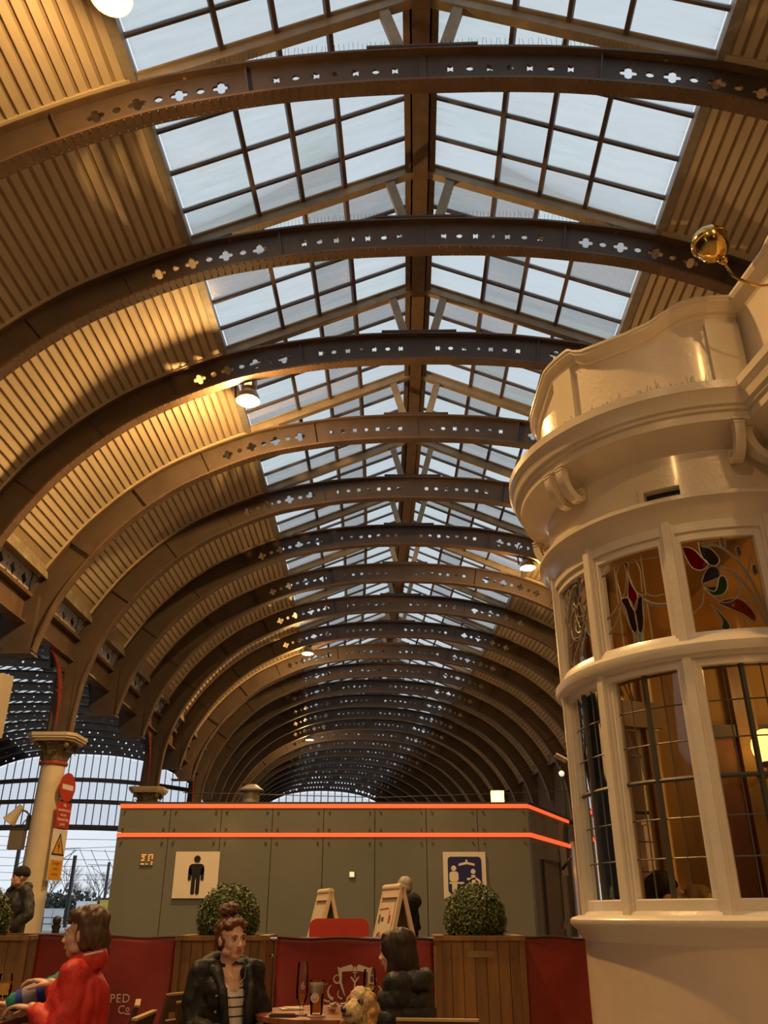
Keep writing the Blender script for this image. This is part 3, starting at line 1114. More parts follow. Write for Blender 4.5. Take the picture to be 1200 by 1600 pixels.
        patch(F([(-.52, .28), (-.34, .20), (-.16, .04), (-.12, -.0), (-.28, .0), (-.30, .10), (-.42, .20)]) if False else F([(-.50, .29), (-.30, .20), (-.14, .10), (-.10, .03), (-.22, .012), (-.32, .04), (-.26, .11), (-.38, .21)]), M_SGRN)
        patch(F([(-.28, .30), (.10, .33), (.38, .30), (.62, .16), (.58, .08), (.30, .16), (.02, .22)]), M_SORG)
        line(F([(-.40, .92), (.0, .90), (.45, .72), (.80, .40), (.98, .05)]), .008); line(F([(-.08, .68), (.3, .60), (.65, .36), (.9, .02)]), .008)
        line(F([(-.62, .50), (-.2, .30), (.25, .34), (.35, .50), (.20, .62)])); line(F([(.30, .34), (.6, .55), (.85, .80)])); line(F([(.38, .30), (.7, .30), (1, .35)]))
        line(F([(-1, .22), (-.72, .30), (-.6, .45)])); line([(fx * .35, 0), (fx * .38, .14)]); line([(fx * -.25, .0), (fx * -.4, .02)])
        for s, t in ((.12, .93), (.52, .83), (.86, .62)): patch(circ(fx * s, t, .075, 8, 0, .06), mat('stained_maroon_jewel', (.10, .03, .02), .2), 1)
        line(F([(-.52, .95), (.2, .97), (1, .98)]))
    came.build('lead_cames', M_CAME, up)

# ---- straight front of the pub towards the camera
AP = Vector((2.335, 4.415)); DIRW = Vector((.112, -.9937)); NRM = Vector((-.9937, -.112))
front = struct('wall_right', label='cream pub front running on from the bay')
def wp(s, o, z): p = AP + DIRW * s + NRM * o; return (p.x, p.y, z)
def run(prof, s0, s1, name, m, zf=None, n=1):
    mb = MB(); k = len(prof)
    for i in range(n + 1):
        s = s0 + (s1 - s0) * i / n
        for (o, z) in prof:
            mb.v.append(wp(s, o, z + (zf(s) if zf and z > 4.5 else 0)))
    for i in range(n):
        for q in range(k - 1):
            mb.f.append((i * k + q, (i + 1) * k + q, (i + 1) * k + q + 1, i * k + q + 1)); mb.mi.append(0)
    mb.f.append(tuple(range(k))); mb.f.append(tuple(n * k + q for q in range(k - 1, -1, -1))); mb.mi += [0, 0]
    return mb.build(name, m, front)
LW = 8.0
run([(-.25, 0), (.0, 0), (.0, 4.15), (-.25, 4.15), (-.25, 0)], -.05, LW, 'front_wall', M_CREAM)
run([(-.15, 3.80)] + [(r - 1.0, z) for r, z in CORN] + [(-.15, 4.19), (-.15, 3.80)], -.02, LW, 'main_cornice', M_CREAM)
run([(-.05, 3.34), (0, 3.34), (.03, 3.40), (.085, 3.465), (.085, 3.49), (0, 3.515), (-.05, 3.515), (-.05, 3.34)], 0, LW, 'lower_cornice', M_CREAM)
def swoop(s):
    t = min(max((s - .45) / .8, 0), 1)
    return .46 * t * t * (3 - 2 * t)
run([(-.10, 4.15), (-.015, 4.15), (-.015, 4.83), (-.10, 4.83), (-.10, 4.15)], -.02, 3.0, 'parapet', M_CREAM, swoop, 30)
run([(-.12, 4.82), (-.015, 4.82), (-.003, 4.845), (.02, 4.87), (.05, 4.90), (.062, 4.925), (.062, 4.945), (-.12, 4.955), (-.12, 4.82)], -.02, 3.0, 'parapet_cap', M_CREAM, swoop, 30)
run([(-.02, 4.18), (.015, 4.18), (.015, 4.80), (-.02, 4.80), (-.02, 4.18)], .42, .58, 'pilaster', M_CREAM)
for s in (.10, .62):
    b = link('bracket', br_me, front, Matrix.Translation(wp(s, 0, 0)) @ Matrix.Rotation(math.atan2(NRM.y, NRM.x), 4, 'Z') @ Matrix.Scale(1.25, 4, (0, 1, 0)))
mb = MB()
for s in np.arange(.05, 1.6, .035):
    p = wp(s, .03, 4.17); q = wp(s + rnd.uniform(-.03, .03), .03 + rnd.uniform(-.02, .05), 4.17 + rnd.uniform(.05, .10))
    mb.bar(p, q, .0016, .0016)
tag(mb.build('bird_spikes', M_BLACK, front), kind='stuff')
# end wall beyond the bay, roof and inside of the room
inn = struct('wall_back', label='inside walls of the pub room behind the bay')
M_OCHRE = mat('ochre_pub_wall', (.50, .30, .09), .6, var=.12, scale=2)
M_REDW = mat('red_brown_panelling', (.22, .065, .028), .45, var=.2, scale=3, stretch=(3, 3, .5))
e0 = Vector((2.07, 6.42))
mb = MB(); mb.b2(2.09, 7.0, 6.55, 6.8, 0, 4.15); mb.b2(2.06, 2.14, 6.36, 6.8, 0, 4.15); mb.build('end_wall', M_OCHRE, inn)
mb = MB(); mb.b2(2.31, 6.9, 6.50, 6.55, 0, 2.47); mb.build('panelling', M_REDW, inn)
mb = MB(); mb.b2(2.40, 6.9, 6.46, 6.55, 2.47, 2.56); mb.build('dado_rail', mat('dark_rail', (.07, .05, .03), .4), inn)
mb = MB(); mb.b2(2.14, 2.31, 6.38, 6.55, 0, 3.3); mb.build('oak_post', M_WOOD_IN, inn)
MB().b2(2.70, 2.86, 6.44, 6.55, 0, 3.3).build('oak_post', M_WOOD_IN, inn)
mb = MB(); mb.b2(6.9, 7.1, -4, 6.8, 0, 4.15); mb.build('rear_wall', M_OCHRE, inn)
q0, q1 = wp(0.05, -.12, 0), wp(LW, -.12, 0)
mb = MB(); mb.prism([(q0[0], 6.7), (q0[0], q0[1]), (q1[0], q1[1]), (7.0, q1[1]), (7.0, 6.7)], lambda x, y, t: (x, y, 3.53 + t), .06); mb.build('room_ceiling', mat('ochre_pub_ceiling', (.48, .31, .12), .7), inn)
mb = MB(); mb.lathe([(0, 3.50), (.93, 3.50), (.93, 3.52), (0, 3.52)], (*BC, 0), 40, 96, 280, cap=True); mb.build('bay_ceiling', MATS['ochre_pub_ceiling'], inn)
mb = MB(); mb.prism([(q0[0], 6.7), (q0[0], q0[1]), (q1[0], q1[1]), (7.0, q1[1]), (7.0, 6.7)], lambda x, y, t: (x, y, 4.13 + t), .05)
mb.lathe([(0, 4.13), (.93, 4.13), (.93, 4.18), (0, 4.18)], (*BC, 0), 40, 96, 280, cap=True); mb.build('flat_roof', mat('lead_roof', (.2, .2, .2), .7), inn)
mb = MB(); mb.b2(2.5, 7.0, -3.9, -3.7, 0, 4.15); mb.build('side_wall', M_OCHRE, inn)
lamp_light('pub_room_bulb', (4.0, 3.4, 3.0), 30, (1, .62, .25), .15)
lamp_light('pub_bay_bulb', (3.0, 5.7, 2.9), 7, (1, .62, .25), .1)
# globe lamps
M_GLOBE = emit('lit_opal_globe', (1.0, .58, .14), 4.0)
def globe_lamp(p, r, label, wall_dir=(0, 1, 0), power=0, group=None, m=None):
    t = thing('globe_lamp', label, 'wall lamp', p, 0, group)
    MB().ball((0, 0, 0), (r, r, r * 1.15), 14, 10).build('globe', m or M_GLOBE, t, True)
    w = Vector(wall_dir)
    mb = MB(); mb.tube([(0, 0, -r * 1.1), (0, 0, -r * 1.6), tuple(w * r * 1.2 + Vector((0, 0, -r * 1.8))), tuple(w * r * 2.2 + Vector((0, 0, -r * 1.4)))], r * .14, 6)
    mb.lathe([(0, -r * 1.35), (r * .5, -r * 1.3), (r * .55, -r * 1.0), (r * .4, -r * .9)], n=12)
    mb.build('arm', mat('aged_brass', (.45, .28, .08), .3, metal=1), t, True)
    if power: lamp_light('globe_bulb', (0, 0, 0), power, (1, .5, .15), r, parent=t)
    return t
globe_lamp((2.79, 6.20, 2.35), .11, 'round amber globe lamp glowing inside the pub against red panelling', (0, 1, 0))

# ---- brass lamp on the parapet
bl = thing('brass_lamp', 'polished brass bowl lamp on a curved arm above the bay parapet', 'lamp', wp(.42, -.015, 4.74))
bp0 = Vector(wp(.42, -.015, 4.74))
bowl_c = Vector((2.085, 4.0, 5.02)) - bp0
M_BRASS = mat('polished_brass', (.75, .48, .13), .12, metal=1, var=.2, scale=8)
axis = Vector((-.30, .10, .95)).normalized()
Mb = Matrix.Translation(bowl_c) @ axis.to_track_quat('Z', 'Y').to_matrix().to_4x4()
mb = MB(); mb.lathe([(0, -.075), (.022, -.075), (.055, -.06), (.088, -.025), (.105, .02), (.112, .065), (.112, .085), (.10, .12), (.07, .15), (.03, .165), (0, .168)], n=28)
bo = mb.build('bowl', M_BRASS, bl, True, Mb)
mb = MB(); mb.lathe([(.108, .062), (.118, .066), (.118, .078), (.108, .082)], n=28); mb.build('rim', M_BRASS, bo, True)
mb = MB(); mb.lathe([(0, -.125), (.018, -.125), (.026, -.115), (.03, -.10), (.026, -.085), (.02, -.07), (0, -.07)], n=16); mb.build('collar', M_BRASS, bl, True, Mb)
foot = Vector((0, 0, 0)); nk = bowl_c - axis * .12
arm = catmull([tuple(nk), tuple(nk + Vector((.012, 0, -.05))), tuple(nk + Vector((.04, 0, -.115))), tuple(nk + Vector((.10, 0, -.155))), tuple(nk * .35 + Vector((.0, 0, -.075))), (0.0, 0, 0)], 6)
mb = MB(); mb.tube(arm, .0085, 8); mb.build('arm', M_BRASS, bl, True)
mb = MB(); mb.lathe([(0, -.012), (.04, -.012), (.04, .004), (.02, .012), (0, .012)], n=16)
mb.build('wall_plate', M_BRASS, bl, True, Vector((NRM.x, NRM.y, 0)).to_track_quat('Z', 'Y').to_matrix().to_4x4())
# ================================================================== TOILET BLOCK
TB = thing('toilet_block', 'long grey glass-clad station toilet block with two red light strips', 'building', (0, 17.0, 0))
M_TG = mat('grey_green_back_painted_glass', (.18, .19, .168), .10, var=.10, scale=.6, spec=.6)
M_TD = mat('dark_cladding_frame', (.05, .048, .043), .5)
M_LED = emit('red_light_strip', (1.0, .085, .025), 1.6)
M_BOLT = mat('steel_bolt', (.25, .22, .18), .35, metal=.8)
FA, FB, FC = Vector((-5.10, 0)), Vector((2.78, 0)), Vector((4.15, 3.0))     # front left, front right, rear of the side
mb = MB()
core = [(-5.05, .06), (2.75, .06), (4.08, 3.0), (4.08, 5.5), (-5.05, 5.5)]
mb.prism(core, lambda x, y, t: (x, y, t), 3.16)
mb.build('core', M_TD, TB)
mb = MB(); mb.prism([(-5.14, -.03), (2.81, -.03), (4.2, 3.02), (4.2, 5.6), (-5.14, 5.6)], lambda x, y, t: (x, y, 3.16 + t), .05)
mb.build('roof', mat('dark_flat_roof', (.06, .05, .045), .6), TB)
def clad(P, Q, n, left_in=0.0):
    d = (Q - P).normalized(); L = (Q - P).length; nn = Vector((d.y, -d.x))
    def at2(u, o, z): p = P + d * u + nn * o; return (p.x, p.y, z)
    for band, (z0, z1) in enumerate(((.08, 2.575), (2.66, 3.10))):
        for i in range(n):
            u0, u1 = L * i / n + .006, L * (i + 1) / n - .006
            mb = MB()
            vs = [at2(u, o, z) for o in (0, .02) for (u, z) in ((u0, z0), (u1, z0), (u1, z1), (u0, z1))]
            mb.add(vs, [(0, 3, 2, 1), (4, 5, 6, 7), (0, 1, 5, 4), (1, 2, 6, 5), (2, 3, 7, 6), (3, 0, 4, 7)])
            p = mb.build('glass_panel', M_TG, TB)
            bb = MB()
            for u in (u0 + .10, u1 - .10):
                for z in ((z1 - .06, z0 + .06) if band else (z1 - .09, .2)):
                    c = Vector(at2(u, .02, z)); e = Vector(at2(u, .045, z))
                    bb.tube([c, e], .022, 8)
            tag(bb.build('bolts', M_BOLT, p), kind='stuff')
    for z in (2.615, 3.135):
        mb = MB()
        mb.bar(at2(.0, .012, z), at2(L, .012, z), .05, .07)
        mb.build('light_strip', M_LED, TB)
    lt = MB()
clad(FA, FB, 8)
clad(FB, FC, 3)
# light of the strips washing the glass (the strips themselves emit)
# side door
d = (FC - FB).normalized(); nn = Vector((d.y, -d.x))
def sp3(u, o, z): p = FB + d * u + nn * o; return (p.x, p.y, z)
def quad_box(m, u0, u1, o0, o1, z0, z1):
    vs = [sp3(u, o, z) for o in (o0, o1) for (u, z) in ((u0, z0), (u1, z0), (u1, z1), (u0, z1))]
    m.add(vs, [(0, 3, 2, 1), (4, 5, 6, 7), (0, 1, 5, 4), (1, 2, 6, 5), (2, 3, 7, 6), (3, 0, 4, 7)])
mb = MB(); quad_box(mb, .75, 1.95, .022, .05, .05, 2.16); dr = mb.build('door', mat('brown_grey_door', (.12, .10, .085), .35), TB)
mb = MB(); quad_box(mb, 1.75, 1.83, .05, .10, .98, 1.12); quad_box(mb, 1.68, 1.83, .09, .11, 1.05, 1.07); mb.build('handle', M_CHROME, dr)
mb = MB(); quad_box(mb, .68, .75, .022, .06, .05, 2.22); quad_box(mb, 1.95, 2.02, .022, .06, .05, 2.22); quad_box(mb, .68, 2.02, .022, .06, 2.16, 2.22); mb.build('door_frame', M_TD, TB)
mb = MB(); quad_box(mb, 2.2, 2.75, .03, .045, 2.0, 2.55); so = mb.build('door_notice', mat('grey_white_notice', (.45, .42, .38), .4), TB)
mb = MB(); mb.tube([sp3(2.2, .06, 2.1), sp3(2.1, .18, 2.2), sp3(2.2, .25, 2.3)], .03, 6); mb.build('pull_ring', M_TD, TB)
# rainwater pipe at the rear corner
pp = thing('drain_pipe', 'dark swan-neck drain pipe at the rear corner of the toilet block', 'pipe', (4.50, 20.30, 0))
mb = MB(); mb.tube(catmull([(0, 0, 0), (0, 0, 1.5), (0, 0, 2.6), (-.02, -.02, 2.95), (-.10, -.05, 3.12), (-.25, -.1, 3.16)], 5), .065, 8); po = mb.build('pipe', M_BLACK, pp, True)
for z in (.6, 1.6, 2.5): MB().lathe([(.065, z), (.085, z), (.085, z + .08), (.065, z + .08)], n=10).build('pipe_clip', M_BLACK, pp)
# roof vent
rv = thing('roof_vent', 'small round metal roof vent with conical cowl on the toilet block', 'vent', (-2.68, 17.6, 3.21))
mb = MB(); mb.lathe([(0, 0), (.17, 0), (.17, .30), (0, .30)], n=20); mb.build('pipe', mat('galvanised_vent', (.35, .32, .28), .4, metal=.4), rv, True)
mb = MB(); mb.lathe([(.24, .27), (.25, .30), (.10, .40), (0, .42), (0, .27)], n=20); mb.build('cowl', MATS['galvanised_vent'], rv, True)
# orange lamp over the roof
ol = thing('orange_lamp', 'glowing orange bulkhead lamp on a post above the toilet block roof', 'lamp', (2.30, 17.7, 3.21))
mb = MB(); mb.box((0, 0, .02), (.1, .1, .04)); mb.tube([(0, .05, 0), (0, .05, .22)], .02, 6); mb.build('stand', M_TD, ol)
mb = MB(); mb.box((0, 0, .19), (.25, .12, .21)); b = mb.build('lens', emit('orange_lamp_lens', (1.0, .50, .10), 7), ol)
lamp_light('orange_lamp_bulb', (0, -.15, .2), 14, (1, .40, .06), .08, parent=ol)
# ---- signs on the front
M_PLATE = mat('ivory_sign_plate', (.80, .74, .64), .35)
M_INK = mat('black_sign_ink', (.015, .013, .02), .4)
M_NAVY = mat('navy_sign_blue', (.02, .025, .13), .35)
def signbase(name, label, x, z, w, h, y=16.935):
    t = thing(name, label, 'sign', (x, y, z))
    mb = MB(); mb.box((0, .012, 0), (w, .012, h)); mb.build('plate', M_PLATE, t)
    return t
def flat(poly, t, m, name, y=-.001, holes=()):
    me = to_xz(sheet(poly, holes, .004, name)); me.materials.append(m)
    o = link(name, me, t); o.location = (0, y, 0); return o
def rrect(x0, x1, z0, z1, r, n=4):
    out = []
    for cx, cz, a0 in ((x1 - r, z1 - r, 0), (x0 + r, z1 - r, 90), (x0 + r, z0 + r, 180), (x1 - r, z0 + r, 270)):
        for i in range(n + 1):
            a = R(a0 + 90 * i / n); out.append((cx + r * math.cos(a), cz + r * math.sin(a)))
    return out
t = signbase('toilet_sign', 'square ivory sign with a black standing man figure on grey glass', -3.51, 1.915, .83, .80)
flat(circ(0, .27, .062, 16), t, M_INK, 'figure_head')
flat(rrect(-.145, .145, -.01, .185, .07), t, M_INK, 'figure_shoulders')
for s in (-1, 1):
    flat(rrect(s * .118 - .03, s * .118 + .03, -.10, .12, .028), t, M_INK, 'figure_arm')
    flat(rrect(s * .043 - .036, s * .043 + .036, -.335, .05, .03), t, M_INK, 'figure_leg')
flat(rrect(-.079, .079, -.06, .17, .01), t, M_INK, 'figure_body', -.0015)
t = signbase('changing_sign', 'navy and ivory sign showing a hoist, a standing carer and a wheelchair user', 1.51, 1.91, .80, .80)
flat(rrect(-.315, .315, -.315, .315, .06), t, M_NAVY, 'blue_panel')
def wf(poly, n, holes=()): return flat(poly, t, M_PLATE, n, -.005, holes)
wf([(-.11, .155), (-.11, .195), (.02, .225), (.02, .265), (.055, .265), (.055, .225), (.19, .195), (.19, .155), (.04, .185)], 'hoist')
wf(circ(-.205, .115, .048, 14), 'carer_head')
wf(rrect(-.29, -.12, -.115, .06, .05), 'carer_body')
wf([(-.295, -.155), (-.295, -.12), (-.02, -.12), (-.02, -.15)], 'changing_bench')
wf([(-.245, -.29), (-.245, -.15), (-.15, -.15), (-.15, -.29)], 'carer_legs')
wf(circ(.155, .06, .045, 14), 'user_head')
wf([(.12, .0), (.195, .0), (.195, -.18), (.06, -.18), (-.02, -.30), (-.075, -.27), (-.06, -.235), (-.03, -.25), (.05, -.135), (.12, -.135), (.12, -.045), (.035, -.05), (.035, -.09), (.12, -.09)], 'user_body')
wf(circ(.18, -.17, .125, 24), 'wheel', (circ(.17, -.165, .088, 20),))
# glowing marks stand in for an orange reflection on the glass
t = thing('orange_reflection', 'small orange reflection on the grey glass beside the man sign, made of glowing marks', 'sign', (-4.47, 16.955, 2.18))
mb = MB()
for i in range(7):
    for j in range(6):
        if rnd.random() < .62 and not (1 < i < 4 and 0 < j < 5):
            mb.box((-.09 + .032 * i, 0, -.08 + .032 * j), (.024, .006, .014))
tag(mb.build('reflection_marks', emit('orange_reflection_glow', (1, .30, .06), 1.6), t), kind='stuff')
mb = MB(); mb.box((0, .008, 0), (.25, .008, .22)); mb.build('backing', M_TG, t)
t = thing('square_light', 'tiny pale square push light on the grey glass above the larger notice board', 'light', (-.60, 16.955, 1.92))
mb = MB(); mb.box((0, 0, 0), (.085, .02, .085)); mb.build('lens', emit('pale_yellow_lens', (.9, .78, .4), .75), t)
mb = MB(); mb.box((0, .012, 0), (.12, .014, .12)); mb.build('bezel', M_TG, t)
# ================================================================== STATION WALL, END SCREENS, THE WIDER VAULT NEXT DOOR, OUTSIDE
sw = struct('wall_side', label='long station wall along the platform behind the pub')
M_PINK = mat('dull_wall_paint', (.10, .08, .068), .6, var=.2)
M_BRICK = mat('dark_station_brick', (.10, .065, .045), .8, var=.3, scale=9)
a_, b_, c_ = MB(), MB(), MB()
a_.b2(8.15, 8.6, -1.54, 1.54, 3.9, 8.9); am_ = a_.mesh('upper_wall', M_BRICK)
b_.b2(8.13, 8.6, -1.54, 1.54, 0, 3.9); bm2 = b_.mesh('lower_wall', M_PINK)
c_.b2(7.98, 8.2, -.2, .2, 0, 3.9); c_.b2(7.94, 8.2, -.25, .25, 3.9, 4.06); c_.b2(7.94, 8.2, -.25, .25, 0, .3); cm_ = c_.mesh('pilaster', mat('pink_cream_pilaster', (.62, .46, .36), .5))
for k in range(K0, K1 + 1):
    link('upper_wall', am_, sw, bay_M(k)); link('lower_wall', bm2, sw, bay_M(k)); link('pilaster', cm_, sw, rib_M(k))
for y, n in ((38.6, 'small lit amber wall lamp on the station wall, seen past the bay edge'), (34.2, 'small lit amber wall lamp on the station wall, furthest seen through the bay glass'), (30.4, 'small lit amber wall lamp on the station wall, seen through the broad leaded light'), (27.0, 'small lit amber wall lamp on the station wall, beside a pale pilaster')):
    M = Matrix.Translation((axis_x(y), y, 0)) @ Matrix.Rotation(-math.atan(axis_m(y)), 4, 'Z')
    p = M @ Vector((7.72, 0, 2.92))
    globe_lamp(tuple(p), .13, n, (1, 0, 0), 9, 'lamps along the station wall', emit('lit_amber_globe', (1, .42, .06), 6))

def end_screen(name, label, half, zs, scale_x, zmap, M, step, band_z):
    s = struct(name, label=label)
    arch = [(x * scale_x, zmap(z)) for x, z in INTR if zmap(z) > zs[-1] - .2]
    def top(x): return float(np.interp(abs(x), [a[0] for a in arch], [a[1] for a in arch]))
    M_FR = M_BAR
    # bands: each a shallow arc
    def band(i, x):
        if i == 0: return top(x) - .12
        w = arch[-1][0]
        drop = (zs[i - 1] - band_z[i]) if False else 0
        return band_z[i] - (1.6 / (i + .6)) * (x / w) ** 2 * 1.15
    xs = np.arange(-half, half + .01, step)
    pm = {}
    for i in range(len(band_z) - 1):
        for a, b in zip(xs[:-1], xs[1:]):
            za, zb = min(band(i, a), top(a)), min(band(i, b), top(b))
            la, lb = band(i + 1, a), band(i + 1, b)
            if za - la < .05 or zb - lb < .05: continue
            mb = MB(); mb.add([(a, 0, la), (b, 0, lb), (b, 0, zb), (a, 0, za)], [(0, 1, 2, 3)])
            mb.build('pane', M_SCR, s, False, M)
    bars = MB()
    for x in xs:
        lo = band(len(band_z) - 1, x); hi = top(x)
        if hi - lo > .1: bars.bar((x, -.04, lo), (x, -.04, hi), .075, .06, up=(0, 1, 0))
    tag(bars.build('glazing_bars', M_FR, s, False, M), kind='stuff')
    for i in range(1, len(band_z)):
        mb = MB(); X = [x for x in np.linspace(-half, half, 40) if band(i, x) < top(x) + .3]
        for a, b in zip(X[:-1], X[1:]):
            mb.bar((a, -.1, band(i, a)), (b, -.1, band(i, b)), .2, .42 if i == len(band_z) - 1 else .34)
        mb.build('arched_rail', M_FR, s, False, M)
    return s
M_SCR = glass('end_screen_glass', (.80, .82, .86), refl=.3, rough=.1, milky=.12, milk=(.8, .84, .88))
Mg = rib_M(K1) @ Matrix.Translation((0, .25, 0))
end_screen('window_2', 'arched glazed screen closing the far end of the vault', 7.9, [11, 9, 7.4], 1.0, lambda z: z, Mg, .62, [11.1, 9.4, 7.7])
# ---- the wide vault
WX, WO = 12.05 / 8.05, -20.7
zmap = lambda z: 4.97 + (z - 4.97) * 1.405
end_screen('window_3', 'arched glazed screen closing the wide vault next door, in three curved tiers', 12.0, [13, 11, 9, 7.6], WX, zmap, Mg @ Matrix.Translation((WO, 0, 0)), .62, [13.5, 11.55, 9.8, 7.75])
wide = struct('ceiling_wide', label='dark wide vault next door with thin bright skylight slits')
WI = Arc([(x * WX, zmap(z)) for x, z in INTR]); WE = Arc(offset_curve([(x * WX, zmap(z)) for x, z in INTR], .46)); WM = Arc(offset_curve([(x * WX, zmap(z)) for x, z in INTR], .23))
zf = 6.6
ip = [WI.at(s)[:2] for s in np.linspace(.001, WI.s_of_z(zf), 40)]; ep = [WE.at(s)[:2] for s in np.linspace(.001, WE.s_of_z(zf), 40)]
hl = []
for s in [.5 + .62 * q for q in range(14) if q % 5 != 3]:
    x, z, t, n = WM.at(s)
    for sg in (-1, 1): hl.append(circ(sg * x, z, .075 if int(s / .62) % 2 else .055, 8))
wme = to_xz(sheet([(-x, z) for x, z in reversed(ip)] + ip[1:] + list(reversed(ep)) + [(-x, z) for x, z in ep[1:]], hl, .04, 'rib')); wme.materials.append(M_RIB)
def wflange(arc, w, name):
    mb = MB(); ss = list(np.linspace(0, arc.s_of_z(zf), 36)); pts = [(-1, s) for s in reversed(ss)] + [(1, s) for s in ss[1:]]
    for sg, s in pts:
        x, z, t, n = arc.at(s)
        if s < 1e-6: n = (0, 1); x = 0
        for o, y in ((-.02, -w / 2), (-.02, w / 2), (.02, w / 2), (.02, -w / 2)): mb.v.append((sg * (x + n[0] * o), y, z + n[1] * o))
    for i in range(len(pts) - 1):
        for q in range(4): mb.f.append((i * 4 + q, i * 4 + (q + 1) % 4, i * 4 + 4 + (q + 1) % 4, i * 4 + 4 + q)); mb.mi.append(0)
    return mb.mesh(name, M_RIB)
wbf, wtf = wflange(WI, .2, 'bottom_flange'), wflange(WE, .22, 'top_flange')
rs_ = MB(); sk = {}
for sg in (-1, 1):
    ss = np.linspace(WE.s_of_x(5.2), WE.s_of_z(8.2), 24); o = len(rs_.v)
    for s in ss:
        x, z, t, n = WE.at(s)
        for y in (-1.55, 1.55): rs_.v.append((sg * (x + n[0] * .06), y, z + n[1] * .06))
    for i in range(len(ss) - 1): rs_.f.append((o + 2 * i, o + 2 * i + 1, o + 2 * i + 3, o + 2 * i + 2)); rs_.mi.append(0)
    x0, z0 = WE.at(WE.s_of_x(5.2))[:2]
    sk[sg] = MB().add([(sg * x0, -1.5, z0 + .3), (sg * .3, -1.5, z0 + 2.5), (sg * .3, 1.5, z0 + 2.5), (sg * x0, 1.5, z0 + .3)], [(0, 1, 2, 3)]).mesh('pane', M_SKYPANE)
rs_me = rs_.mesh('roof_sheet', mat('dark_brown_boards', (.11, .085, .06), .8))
wb = MB()
for sg in (-1, 1):
    for f in (0, .25, .5, .75): wb.box((sg * (x0 * (1 - f) + .3 * f), 0, z0 + .25 + 2.2 * f), (.12, 3.06, .14))
    for y in (-1.5, -.75, 0, .75): wb.bar((sg * x0, y, z0 + .25), (sg * .3, y, z0 + 2.45), .06, .08)
wb.box((0, 0, z0 + 2.4), (.7, 3.06, .5)); wb_me = wb.mesh('glazing_bars', M_BAR)
TW = Matrix.Translation((WO, 0, 0))
for k in range(-9, K1 + 1):
    rb = link('rib', wme, wide, rib_M(k) @ TW); link('bottom_flange', wbf, rb); link('top_flange', wtf, rb)
    if k < K1:
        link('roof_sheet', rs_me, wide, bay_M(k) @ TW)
        for sg in (-1, 1): link('pane', sk[sg], wide, bay_M(k) @ TW)
        tag(link('glazing_bars', wb_me, wide, bay_M(k) @ TW), kind='stuff')

wl = struct('added_wall_left', label='added brick wall beyond the wide vault, shutting out sky light')  # unseen wall, added to keep sky light from leaking in at the side
wlm = MB().b2(-33.6, -33.1, -1.56, 1.56, 0, 9.2).mesh('added_brick_bay', M_BRICK)
for k in range(-12, 16): link('added_brick_bay', wlm, wl, bay_M(k))
rw = MB(); rw.b2(-36, 9.5, -31.6, -31.2, 0, 15); struct('added_wall_rear', rw.build('added_wall_rear', M_BRICK), label='added brick wall behind the terrace, shutting out sky light')  # added out of view to stop daylight entering from behind
# ---- outside: ground, trees, overhead line equipment
M_GRND = mat('pale_concrete_yard', (.42, .40, .37), .8, var=.2, scale=.05)
g = MB(); g.b2(-400, 400, 79, 600, -.3, -.02); g.b2(-400, -60, -60, 79, -.3, -.02)
struct('ground', g.build('ground', M_GRND), label='pale concrete yard and track bed beyond the station end')
M_TWIG = mat('grey_brown_twigs', (.13, .11, .10), .9)
def bare_tree(x, y, h, seed, label):
    r_ = random.Random(seed)
    t = thing('bare_tree', label, 'tree', (x, y, 0), 0, 'bare trees beyond the station')
    tr, tw = MB(), MB()
    def grow(p, d, L, rad, lev):
        q = p + d * L
        (tr if lev < 2 else tw).tube([p, q], [rad, rad * .62], 5 if lev < 2 else 3, cap=False)
        if lev >= 4: return
        for i in range(4 if lev < 3 else 3):
            dd = (d + Vector((r_.uniform(-.8, .8), r_.uniform(-.8, .8), r_.uniform(-.1, .5)))).normalized()
            grow(p + d * L * r_.uniform(.55, 1.0), dd, L * r_.uniform(.55, .78), rad * .5, lev + 1)
    grow(Vector((0, 0, 0)), Vector((0, 0, 1)), h * .36, h * .022, 0)
    tr.build('trunk', M_TWIG, t); tag(tw.build('twigs', M_TWIG, t), kind='stuff')
TL = ['bare winter tree closest to the toilet block edge, low and bushy', 'bare winter tree half hidden by the toilet block edge', 'bare winter tree behind the white site board', 'tall bare winter tree right beside the signed column', 'tall thin bare tree behind the mast at the warning sign', 'bare winter tree hidden mostly by the signed column', 'low bare tree beside the slim mast, beyond the standing man', 'tallest bare tree between mast and site board, furthest away']
for i, (px, Y, h) in enumerate([(150, 152, 10.5), (172, 205, 11.5), (128, 186, 9), (90, 215, 14.5), (70, 232, 14), (52, 250, 13), (10, 148, 7), (108, 270, 14)]):
    bare_tree((px - 600) / 1444 * Y, Y, h, 20 + i, TL[i])
M_EVG = mat('dull_dark_foliage', (.055, .065, .05), .9, var=.4, scale=.6)
def hedge(x, y, w, h, seed, label):
    r_ = random.Random(seed)
    t = thing('shrub', label, 'shrub', (x, y, 0), 0, 'dark shrubs beyond the station')
    mb = MB()
    for i in range(520):
        a, b, c = r_.gauss(0, .34) * w, max(-2.2, min(2.2, r_.gauss(0, .1) * w)), abs(r_.gauss(.45, .28)) * h
        c = min(c, h * (1.05 - .5 * (a / w) ** 2))
        s = r_.uniform(.14, .34)
        mb.box((a, b, c), (s * 1.6, s, s * 1.3), (r_.uniform(0, 3), r_.uniform(0, 3), r_.uniform(0, 3)))
    tag(mb.build('foliage', M_EVG, t), kind='stuff')
    MB().tube([(0, 0, 0), (0, 0, h * .5)], [.12, .05], 6).build('stem', M_TWIG, t)
